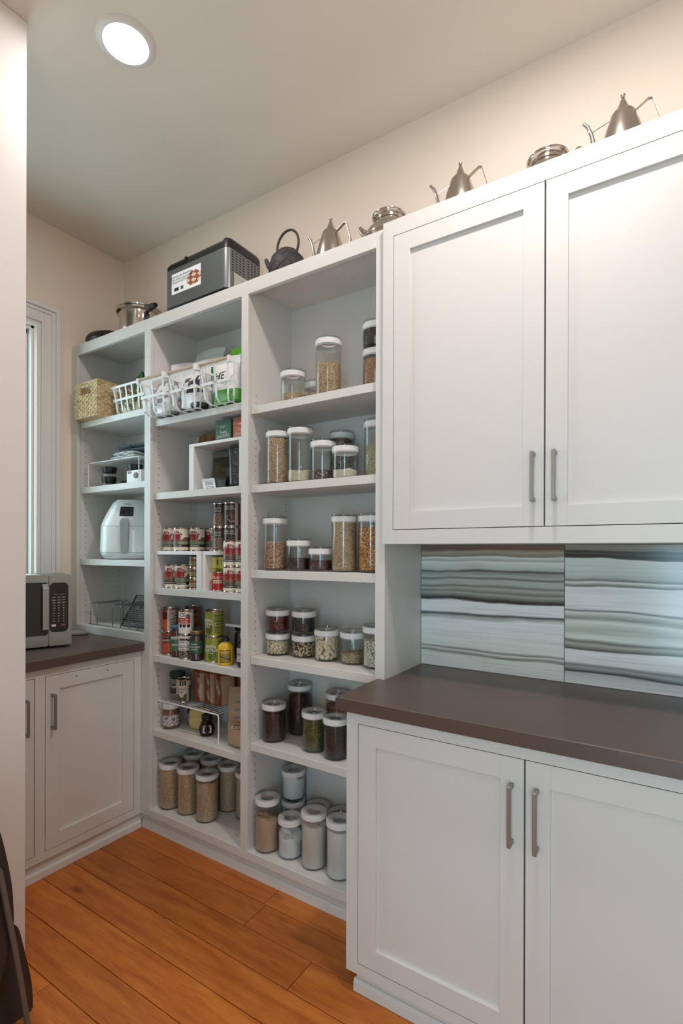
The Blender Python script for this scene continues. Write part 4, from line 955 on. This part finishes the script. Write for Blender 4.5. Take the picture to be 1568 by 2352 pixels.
for k in range(2):
    can(1.016, -.180, ZR+k*(CH+.0006), CR-.002, CH, beans((96, 66, 54), (168, 134, 112)), [('PINTO', .012, -.35, .80, M_INKW, 1), ('BEANS', .010, -.3, .68, M_INKW, 1)], 'brown bean can, %s of the left pair on the riser' % ('upper' if k else 'lower'), g2)
    can(1.094, -.180, ZR+k*(CH+.0006), CR+.001, CH, chili, [('DARK RED', .012, -.5, .84, M_INKW, 1), ('KIDNEY BEANS', .009, -.45, .74, M_INKW, 1)], 'dark red bean can, %s of the right pair on the riser' % ('upper' if k else 'lower'), g2)
for k in range(2):
    can(1.175, -.2655, Z3+k*(CH+.0006), .0365, CH, TB, TTw('SAUCE'), 'red tomato can, %s of the front stack beside the paste can' % ('upper' if k else 'lower'), g, .35)
    can(1.2478, -.2645, Z3+k*(CH+.0006), .0362, CH, TG, TTw('WHOLE'), 'red tomato can, %s of the stack half hidden by the post' % ('upper' if k else 'lower'), g, .2)
can(.756, -.247, Z3, CR-.002, CH, TB, TTw('CRUSHED'), 'red and brown tomato can under the riser at the left', g, .1)
can(.832, -.246, Z3, CR, CH+.002, TG, TTw('WHOLE'), 'red and green whole tomato can under the riser', g, .15)
def paste(a, v): return (146, 158, 104) if .12 < v < .62 else (134, 44, 34) if v < .93 else (176, 178, 120)
for k in range(3):
    can(.914, -.243, Z3+k*.0502, .0265, .0498, paste, [('TOMATO', .011, -.1, .45, INKR, 1), ('PASTE', .010, -.1, .22, INKR, 1)], 'small paste can, %s of three under the riser' % ('bottom', 'middle', 'top')[k], 'small paste cans under the riser')
def hunts(a, v):
    if a > .55: return (214, 196, 180) if (int(v*30) % 3 == 0 and a < 1.3) else (150, 34, 30)
    if .40 < v < .60: return (226, 196, 160)
    return (176, 26, 26)
can(1.0945, -.264, Z3, .0262, .086, hunts, [("Hunt's", .020, -.35, .76, M_INKW, 1), ('Tomato Paste', .0095, -.28, .50, M_INK, 1)], 'small bright red paste can at the front of the right riser', None, .1)
t = thing('carton', (1.022, -.268, Z3), 'tall yellow and red carton standing under the right riser', 'box')
M_YEL = mat('carton_yellow', (206, 196, 96), .6); M_YEL2 = mat('carton_lime', (176, 176, 62), .6); M_CRED = mat('carton_red', (170, 30, 28), .6)
def cbox(t, x0, x1, y0, y1, z0, z1, art, nm='box_faces'):
    """carton: front and right faces printed, all six closed"""
    f = MB().box(x0, x1, y0, y1, z0, z1); f.build('card', art[1], t, .0006)
    return printed('front_print', lambda u, v: (x0+.0006+(x1-x0-.0012)*u, y0-.0005, z0+.0006+(z1-z0-.0012)*v), art[0], 20, 20, M_PRINT, t)
cbox(t, .021, .0445, 0.01, .16, 0, .1005, (lambda u, v: (170, 28, 26) if v < .48 else (210, 198, 110), M_YEL))
t = thing('carton', (1.0025, -.268, Z3+.101), 'flat lime yellow carton lying on the taller carton under the riser', 'box')
cbox(t, .040, .128, 0.01, .14, 0, .052, (lambda u, v: (226, 214, 150) if u < .28 else (60, 58, 30) if (.40 < u < .50 and .3 < v < .8) or (u > .6 and int(u*50) % 4 == 0 and .3 < v < .8) else (180, 182, 66), M_YEL2))
t = thing('carton', (1.069, -.2469, Z3), 'pale lime carton standing behind the paste can', 'box')
cbox(t, .001, .060, 0.012, .14, 0, .1005, (lambda u, v: (200, 192, 100), M_YEL2))
# second shelf of the middle bay: riser, pouches, cartons, paper bag
Z2 = 1.6432
board_riser(.938, 1.2835, -.301, -.060, Z2, .2105, 'white board riser with dark pouches inside on the second middle shelf', tk=.0135, legs=((0, .032), (.315, .3455)))
pouch(1.068, -.170, Z2+.0005, .185, .188, .10, lambda u, v: (112, 114, 110) if v > .84 else ((74, 72, 50) if v > .36 else (58, 56, 38)), 'large olive foil pouch inside the white riser', .15, seed=21, texts=[('CREAMY', .026, .012, .60, M_INK)], lean=-.01)
pouch(1.208, -.262, Z2+.0005, .072, .192, .060, lambda u, v: (54, 56, 60), 'slim black stand-up pouch at the right inside the riser', .62, seed=22, fold=.3, texts=[('ORIGINAL', .008, .0, .40, INKGR), ('ROASTED', .008, 0, .34, INKGR), ('UNSALTED', .008, 0, .28, INKGR)])
t = thing('clamshell_tray', (1.088, -.262, Z2+.0005), 'clear food tray with a white printed sleeve at the front of the riser', 'tray')
MB().prism([(-.068, .002), (-.078, .044), (.078, .044), (.068, .002)], -.026, .030, 'xz').build('tray', M_CLEARP, t); MB().prism([(-.064, .004), (-.070, .034), (.070, .034), (.064, .004)], -.022, .026, 'xz').build('food', mat('dark_food', (44, 34, 30), .5), t)
MB().box(-.081, .081, -.030, .034, .0442, .048).build('tray_rim', M_CLEARP, t)
sl = printed('sleeve', lambda u, v: (-.066-.012*v+(.080+.0*v)*u, -.0268, .001+.046*v), lambda u, v: (96, 96, 100) if (int(v*14) % 2 == 0 and .2 < u < .85 and v < .75) else (226, 226, 230), 20, 16, M_PRINT, t)
for nm, x, rgb, lab, w_ in (('green', 1.070, (44, 92, 62), 'green cracker carton standing on the white riser', .096), ('orange', 1.180, (186, 96, 60), 'orange cracker carton standing on the riser beside the post', .098)):
    t = thing('cracker_carton', (x, -.262, Z2+.211), lab, 'box', 'cracker cartons on the riser')
    d = tuple(int(c*.7) for c in rgb)
    f = cbox(t, 0, w_, 0, .05, 0, .098, (lambda u, v, rgb=rgb, d=d: d if v > .80 or (abs(v-.62) < .015 and (u < .3 or u > .7)) else rgb, mat('carton_'+nm, rgb, .6)))
    mb = MB()
    flat_text(mb, 'THIN', .018, (w_*.52, -.0012, .040), (1, 0, .0), (0, 0, 1)); flat_text(mb, 'STACKERS', .0168, (w_*.5, -.0012, .024), (1, 0, .06), (0, 0, 1)); flat_text(mb, 'BROWN RICE', .0062, (w_*.5, -.0012, .009), (1, 0, 0), (0, 0, 1)); flat_text(mb, 'ELEMENT', .008, (w_*.5, -.0012, .066), (1, 0, 0), (0, 0, 1))
    mb.build('lettering', M_INKW, f)
pouch(.858, -.125, Z2+.0005, .135, .300, .10, lambda u, v: (150, 112, 78) if h2(int(u*14), int(v*20)) > .3 else (132, 96, 66), 'brown kraft paper bag behind the white riser', -.1, m=mat_attr('kraft', .9, 0, .4, 30), seed=25, fold=-.25, name='paper_bag')
# fourth shelf: cans, jars, mustard
Z4 = .8542
def pumpkin(a, v):
    if v > .94 or v < .03: return (120, 60, 36)
    if -.95 < a < .35 and .52 < v < .86: return (74, 30, 22)
    if ((a+.35)/.42)**2+((v-.30)/.19)**2 < 1: return (196, 100, 56) if int((a+3)*8) % 2 else (176, 84, 46)
    if ((a-.35)/.3)**2+((v-.36)/.14)**2 < 1: return (184, 92, 50)
    return (168, 78, 42)
PT = [('PUMPKIN', .017, -.32, .63, M_INKW, .95), ('ORGANIC', .007, -.55, .80, M_INKW, 1)]
def pumpback(a, v): return pumpkin(a, v) if a < -.25 else ((84, 70, 66) if int(v*26) % 2 and a > .0 and h2(int(a*14), int(v*26)) > .25 else (206, 184, 168))
g = 'pumpkin cans in the middle shelf bay'
can(.727, -.240, Z4, .0375, .1135, pumpkin, PT, 'orange pumpkin can at the left end, lower of the pair', g, .05)
can(.727, -.240, Z4+.1141, .0375, .1135, pumpback, [], 'orange pumpkin can turned to its text panel, upper of the pair', g, 0)
for k in range(2): can(.750, -.115, Z4+k*.1141, .0375, .1135, pumpkin, PT, 'pumpkin can in the shade at the back, %s one' % ('upper' if k else 'lower'), g, .3)
def olive_u(a, v):
    if .45 < v < .72 and -1.4 < a < .45: return (166, 32, 34)
    if ((a-.1)/.30)**2+((v-.80)/.11)**2 < 1: return (100, 96, 92)
    for c in (-.9, -.35, .2):
        if ((a-c)/.24)**2+((v-.36)/.085)**2 < 1: return (60, 22, 24)
    return (226, 222, 218)
def olive_l(a, v):
    if v < .32: return (70, 62, 54) if h2(int(a*22), int(v*50)) > .45 else (150, 140, 124)
    if abs(v-(.86-.10*(a+.5)**2)) < .05 and -1.2 < a < .5: return (92, 54, 48)
    return (226, 222, 216)
g = 'olive cans stacked in the middle bay'
can(.876, -.262, Z4, .0352, .1135, olive_l, [("PEARLS", .013, -.55, .72, M_INK, .9), ('OLIVES', .021, -.42, .52, M_INK, .85), ('PITTED 6 oz', .008, -.4, .38, M_INK, 1)], 'white olive can with an olive photo, lower of its pair', g, .15)
can(.876, -.262, Z4+.1141, .0352, .1135, olive_u, [('Ol', .030, -.6, .86, M_INK, 1), ('SLICED RIPE', .009, -.45, .66, M_INKW, 1), ('OLIVES', .014, -.45, .54, M_INKW, 1)], 'white olive can with a red band, upper of its pair', g, .1)
def jack(a, v):
    if a > .25 and a < 1.6 and int(v*16) % 2 and .1 < v < .9: return (96, 104, 36)
    if ((a+.35)/.48)**2+((v-.30)/.26)**2 < 1: return (84, 96, 34)
    return (142, 148, 58)
g = 'jackfruit cans stacked in the middle bay'
for k in range(2): can(1.037, -.236, Z4+k*.1181, .0418, .1175, jack, [('GREEN', .020, -.62, .62, M_INKW, .95), ('JACKFRUIT', .018, -.50, .46, M_INKW, .95), ('IN BRINE', .007, -.55, .35, M_INKW, 1)], 'lime green jackfruit can, %s of its pair' % ('upper' if k else 'lower'), g, -.25 if k else .1)
def food_jar(x, y, z, r, h, liquid, lidm, lab_art, texts, label, v0=.22, v1=.72, lidh=.014, neck=.82, name='sauce_jar', group=None, off=0):
    t = thing(name, (x, y, z), label, 'jar', group, viewer(x, y)+off); hb = h-lidh
    MB().lathe([(0, .0005), (r-.004, 0), (r, .004), (r, hb*.82), (r*neck, hb*.95), (r*neck, hb)], n=32).build('glass_body', M_GLASS, t)
    MB().lathe([(0, .003), (r-.006, .003), (r-.0025, .006), (r-.0025, hb*.81), (r*neck-.003, hb*.93), (0, hb*.93)], n=32).build('contents', liquid, t)
    MB().lathe([(r*neck+.0015, hb-.002), (r*neck+.003, hb), (r*neck+.003, h-.002), (r*neck+.001, h), (r*neck-.003, h-.0012), (0, h-.0012)], n=32).build('lid', lidm, t)
    if lab_art:
        hh = (v1-v0)*hb
        lb = printed('paper_label', lambda u, v: ((r+.0006)*sin(-(PI-2*PI*u)), -(r+.0006)*cos(PI-2*PI*u), v0*hb+hh*v), lambda u, v: lab_art(2*PI*u-PI, v), 60, 20, M_LABEL, t)
        for (s_, size, a0, v, ink) in texts:
            mb = MB(); cyl_text(mb, s_, size, r+.0014, a0, v0*hb+hh*v); mb.build('lettering', ink, lb)
    return t
M_BLUE = mat('blue_lid', (96, 122, 150), .4, .3); M_GOLD = mat('gold_lid', (150, 134, 96), .35, .8); M_DKG = mat('green_lid', (42, 56, 44), .4)
food_jar(.812, -.263, Z4, .0285, .152, mat('red_peppers', (96, 26, 26), .3, var=.3, vscale=60), M_BLUE, lambda a, v: (196, 200, 180) if v > .78 and abs(a) < 1.3 else (70, 110, 86) if abs(a) < 1.5 else (104, 140, 116), [('PEPPERS', .013, -.15, .42, M_INKW), ('ROASTED', .010, -.15, .85, INKR)], 'red pepper jar with a blue lid and green label')
food_jar(.954, -.266, Z4, .0325, .138, mat('kalamata', (58, 34, 32), .3, var=.3, vscale=60), M_GOLD, lambda a, v: (44, 84, 56) if abs(a) < 1.35 else (70, 90, 66), [('GREEK', .011, -.45, .72, M_INKW), ('KALAMATA', .011, -.4, .52, M_INKW), ('OLIVES', .011, -.4, .32, M_INKW)], 'dark olive jar with a gold lid and green leafy label', .28, .76)
food_jar(1.10, -.125, Z4, .033, .150, mat('dark_sauce', (48, 28, 26), .3), M_BLACK, None, (), 'dark sauce jar in the shade behind the mustard', name='sauce_jar')
# mustard bottle
t = thing('mustard_bottle', (1.136, -.262, Z4), 'yellow mustard squeeze bottle with a black cap', 'bottle', None, viewer(1.136, -.262)-.1)
M_MUS = mat('mustard_yellow', (222, 176, 28), .3)
pr = [(0, 0), (.028, 0), (.032, .004), (.0325, .010), (.0325, .076), (.028, .088), (.019, .096), (.015, .100), (.015, .104), (0, .104)]
mb = MB().lathe(pr, n=32); mb.v = [(x*1.05, y*.80, z) for x, y, z in mb.v]; mb.build('bottle_body', M_MUS, t)
MB().lathe([(.0165, .1042), (.018, .106), (.017, .117), (.010, .120), (.009, .128), (0, .129)], n=24).build('cap', M_BLACK, t)
def ml(u, v):
    if u < .06 or u > .94 or v < .05 or v > .95: return (44, 40, 26)
    if abs(v-(.62-.36*u)) < .13: return (60, 66, 30)
    if v > .72: return (192, 158, 60)
    return (150, 128, 48)
ls = printed('paper_label', lambda u, v: (.0348*sin(-.75+1.5*u), -.0268*cos(-.75+1.5*u), .014+.054*v), ml, 24, 20, M_LABEL, t)
tm = MB(); flat_text(tm, 'MUSTARD', .0085, (0, -.0278, .040), (1, 0, -.36), (0.3, 0, 1)); tm.build('lettering', INKY, ls)
food_jar(1.2345, -.2555, Z4, .0255, .122, mat('purple_sauce', (48, 30, 40), .3), M_BLACK, lambda a, v: (196, 176, 178) if abs(a) < 1.6 else (120, 80, 110), [('BEET', .016, -.35, .55, mat('plum_ink', (92, 44, 84), .6))], 'dark jar with a lilac label half hidden by the post', .24, .80)
t = thing('small_riser', (1.085, -.205, Z4), 'small grey-white riser with a jar on top behind the mustard bottle', 'shelf riser')
MB().box(-.010, .196, 0, .14, .160, .172).build('top_board', M_WHITE, t, .001)
MB().box(.184, .196, 0, .14, 0, .1598).box(-.010, .002, .09, .14, 0, .1598).build('leg', M_WHITE, t, .001)
food_jar(1.178, -.148, Z4+.1724, .030, .082, mat('olive_relish', (86, 84, 56), .4, var=.4, vscale=70), M_BLACK, lambda a, v: (44, 42, 36), [], 'squat dark labelled jar on the small riser near the post', .1, .45)
# fifth shelf: wire riser, jars, crumbs bags
Z5 = .4913
wire_riser(.676, 1.108, -.274, -.050, Z5, .134, 'white wire riser carrying jars and crumb bags on the fifth middle shelf', 19, .0032)
Z5T = Z5+.1375
food_jar(.735, -.195, Z5T, .0365, .128, mat('beige_spread', (138, 124, 102), .5), M_DKG, lambda a, v: (60, 54, 46) if .05 < v < .95 and abs(a) < 2.2 else (170, 160, 140), [('Vegan', .018, -.5, .72, M_INKW), ('BASIL', .010, .3, .3, M_INKW)], 'beige spread jar with a dark green lid on the wire riser', .22, .76, .024, .95)
def chick(a, v):
    if v > .78: return (60, 58, 54) if -.9 < a < .4 and int((a+3)*8) % 3 else (196, 188, 172)
    if a > .45: return (70, 88, 54) if a > .75 else (190, 182, 166)
    if v < .36 and v < .30+.1*sin(5*a): return (82, 96, 62)
    return (208, 198, 182)
can(.812, -.222, Z5T, .0345, .112, chick, [('Chicken', .016, -.45, .60, M_INK, 1), ('Broth', .014, -.5, .46, M_INK, 1), ('Q', .016, -.75, .86, M_INKW, 1)], 'pale broth can with a green landscape on the wire riser')
def crumb(u, v): return (120, 62, 34) if u < .22 or u > .82 else ((178, 150, 120) if v < .72 else (146, 84, 48))
g = 'brown crumb bags leaning on the wire riser'
for k, x in enumerate((.905, .972, 1.036)):
    pouch(x, -.165+.004*k, Z5T, .115, (.192, .196, .19)[k], .042, crumb, 'brown food bag standing side on, %s of three on the wire riser' % ('left', 'middle', 'right')[k], .95+.1*k, seed=31+k, group=g, lean=.015)
pouch(1.178, -.100, Z5+.0005, .19, .318, .075, lambda u, v: (142, 74, 38) if v > .2 else (110, 60, 36), 'orange-brown rice crumbs bag at the back of the fifth middle shelf', .25, seed=35, texts=[('Rice', .034, -.02, .86, INKY), ('CRUMBS', .022, -.012, .765, INKY)], seal=.04)
t = pouch(1.200, -.210, Z5+.0005, .150, .262, .105, lambda u, v: (92, 62, 48) if .30 < v < .38 and .28 < u else ((176, 144, 116) if v < .36 else ((120, 116, 110) if .48 < v < .82 and int(v*34) % 2 and .3 < u < .9 else (158, 134, 112))), 'clear bag of nuts with a printed band leaning by the post', .30, seed=36, texts=[('KIRKLAND', .021, .012, .342, M_INKW), ('ORGANIC', .014, .01, .44, INKR)])
t = food_jar(.735, -.235, Z5, .0400, .120, mat('nut_butter', (128, 84, 58), .45), M_WHITE, lambda a, v: (196, 190, 190) if h2(int(a*12), int(v*16)) > .35 else (120, 112, 116), [], 'brown nut butter jar with a white lid under the wire riser', .16, .70, .022, .93, off=.4)
t = food_jar(.790, -.130, Z5, .0400, .110, mat('nut_butter_shaded', (92, 70, 52), .45), M_WHITE, lambda a, v: (176, 172, 172) if h2(int(a*12), int(v*16)) > .35 else (110, 104, 108), [], 'second nut butter jar in the shade behind the first', .16, .70, .022, .93, off=.4)  # contents and label coloured darker to paint in the shade behind the first jar
pouch(.862, -.160, Z5+.0005, .115, .098, .075, lambda u, v: (208, 186, 118), 'pale yellow wrapped block under the wire riser', .4, m=M_FOIL, seed=40, name='wrapped_block', cat='food', seal=.05)
t = thing('honey_jar', (.965, -.212, Z5+.0003), 'dark hexagonal honey jar with a white label under the wire riser', 'jar', None, viewer(.965, -.212))
hx = MB(); hx.lathe([(0, 0), (.030, 0), (.044, .034), (.026, .070), (.022, .074), (0, .074)], n=6, a0=PI/6, a1=PI/6+2*PI, smooth=False); hx.build('jar_body', mat('dark_honey', (44, 26, 22), .15), t)
MB().lathe([(.024, .0742), (.026, .076), (.026, .094), (.024, .096), (0, .096)], n=24).build('lid', M_BLACK, t)
lb = printed('paper_label', lambda u, v: (-.020+.040*u, -.0335-.004*v if v < .5 else -.0355+.008*(v-.5), .018+.036*v), lambda u, v: (180, 174, 176) if v < .66 else (120, 112, 114), 8, 10, M_PRINT, t)
t = thing('plastic_scrap', (1.205, -.262, dk+.0003), 'small crumpled clear plastic clip on the middle bay floor', 'clip', None, .4)
MB().tube([(-.012, 0, .003), (-.004, .004, .010), (.006, -.002, .005), (.012, .004, .012), (.014, .01, .004)], .0028, 6).build('clip_body', M_CLEARP, t)
# ================================================================== FOREGROUND LEFT
t = thing('folded_chair', (1.30, -1.262, 0), 'black folded plastic chair standing at the lower left edge', 'chair', None, .0)
M_CH = mat('chair_plastic', (46, 42, 40), .42); M_CHB = mat('chair_tube_highlight', (120, 116, 112), .3, .5)  # paler tube colour paints in the highlight along the front edge
def curve(pts, n=8):
    out = []; P = [Vector(p) for p in pts]
    for i in range(len(P)-1):
        p0, p1, p2, p3 = P[max(i-1, 0)], P[i], P[i+1], P[min(i+2, len(P)-1)]
        for k in range(n): s_ = k/n; out.append(tuple(.5*((2*p1)+(-p0+p2)*s_+(2*p0-5*p1+4*p2-p3)*s_*s_+(-p0+3*p1-3*p2+p3)*s_**3)))
    return out+[tuple(P[-1])]
# local y = world y + 1.262 ; prisms in the YZ plane
back = curve([(-.34, .80), (-.12, .765), (-.02, .660), (.012, .615), (.040, .480), (.049, .389), (.046, .305), (.010, .16), (-.02, .02)])
MB().prism(back+[(-.34, .02)], -.028, -.002, 'yz').build('backrest', M_CH, t, .006)
seat = curve([(.030, .308), (.052, .306), (.066, .285), (.084, .20), (.100, .112), (.104, .03)])
MB().prism([(y+.014, z) for y, z in seat]+[(-.20, .03), (-.10, .30)], -.064, -.036, 'yz').build('seat', M_CH, t, .006)
MB().tube([(.008, -.22, .90), (.008, -.07, .660), (.008, .008, .504), (.008, .046, .27), (.008, .084, .012)], .0075, 10).build('leg', M_CHB, t)  # drawn as a leg along the line of that painted edge highlight
MB().tube([(-.080, -.30, .86), (-.080, -.12, .45), (-.080, .02, .012)], .0075, 10).build('leg', M_CHB, t)
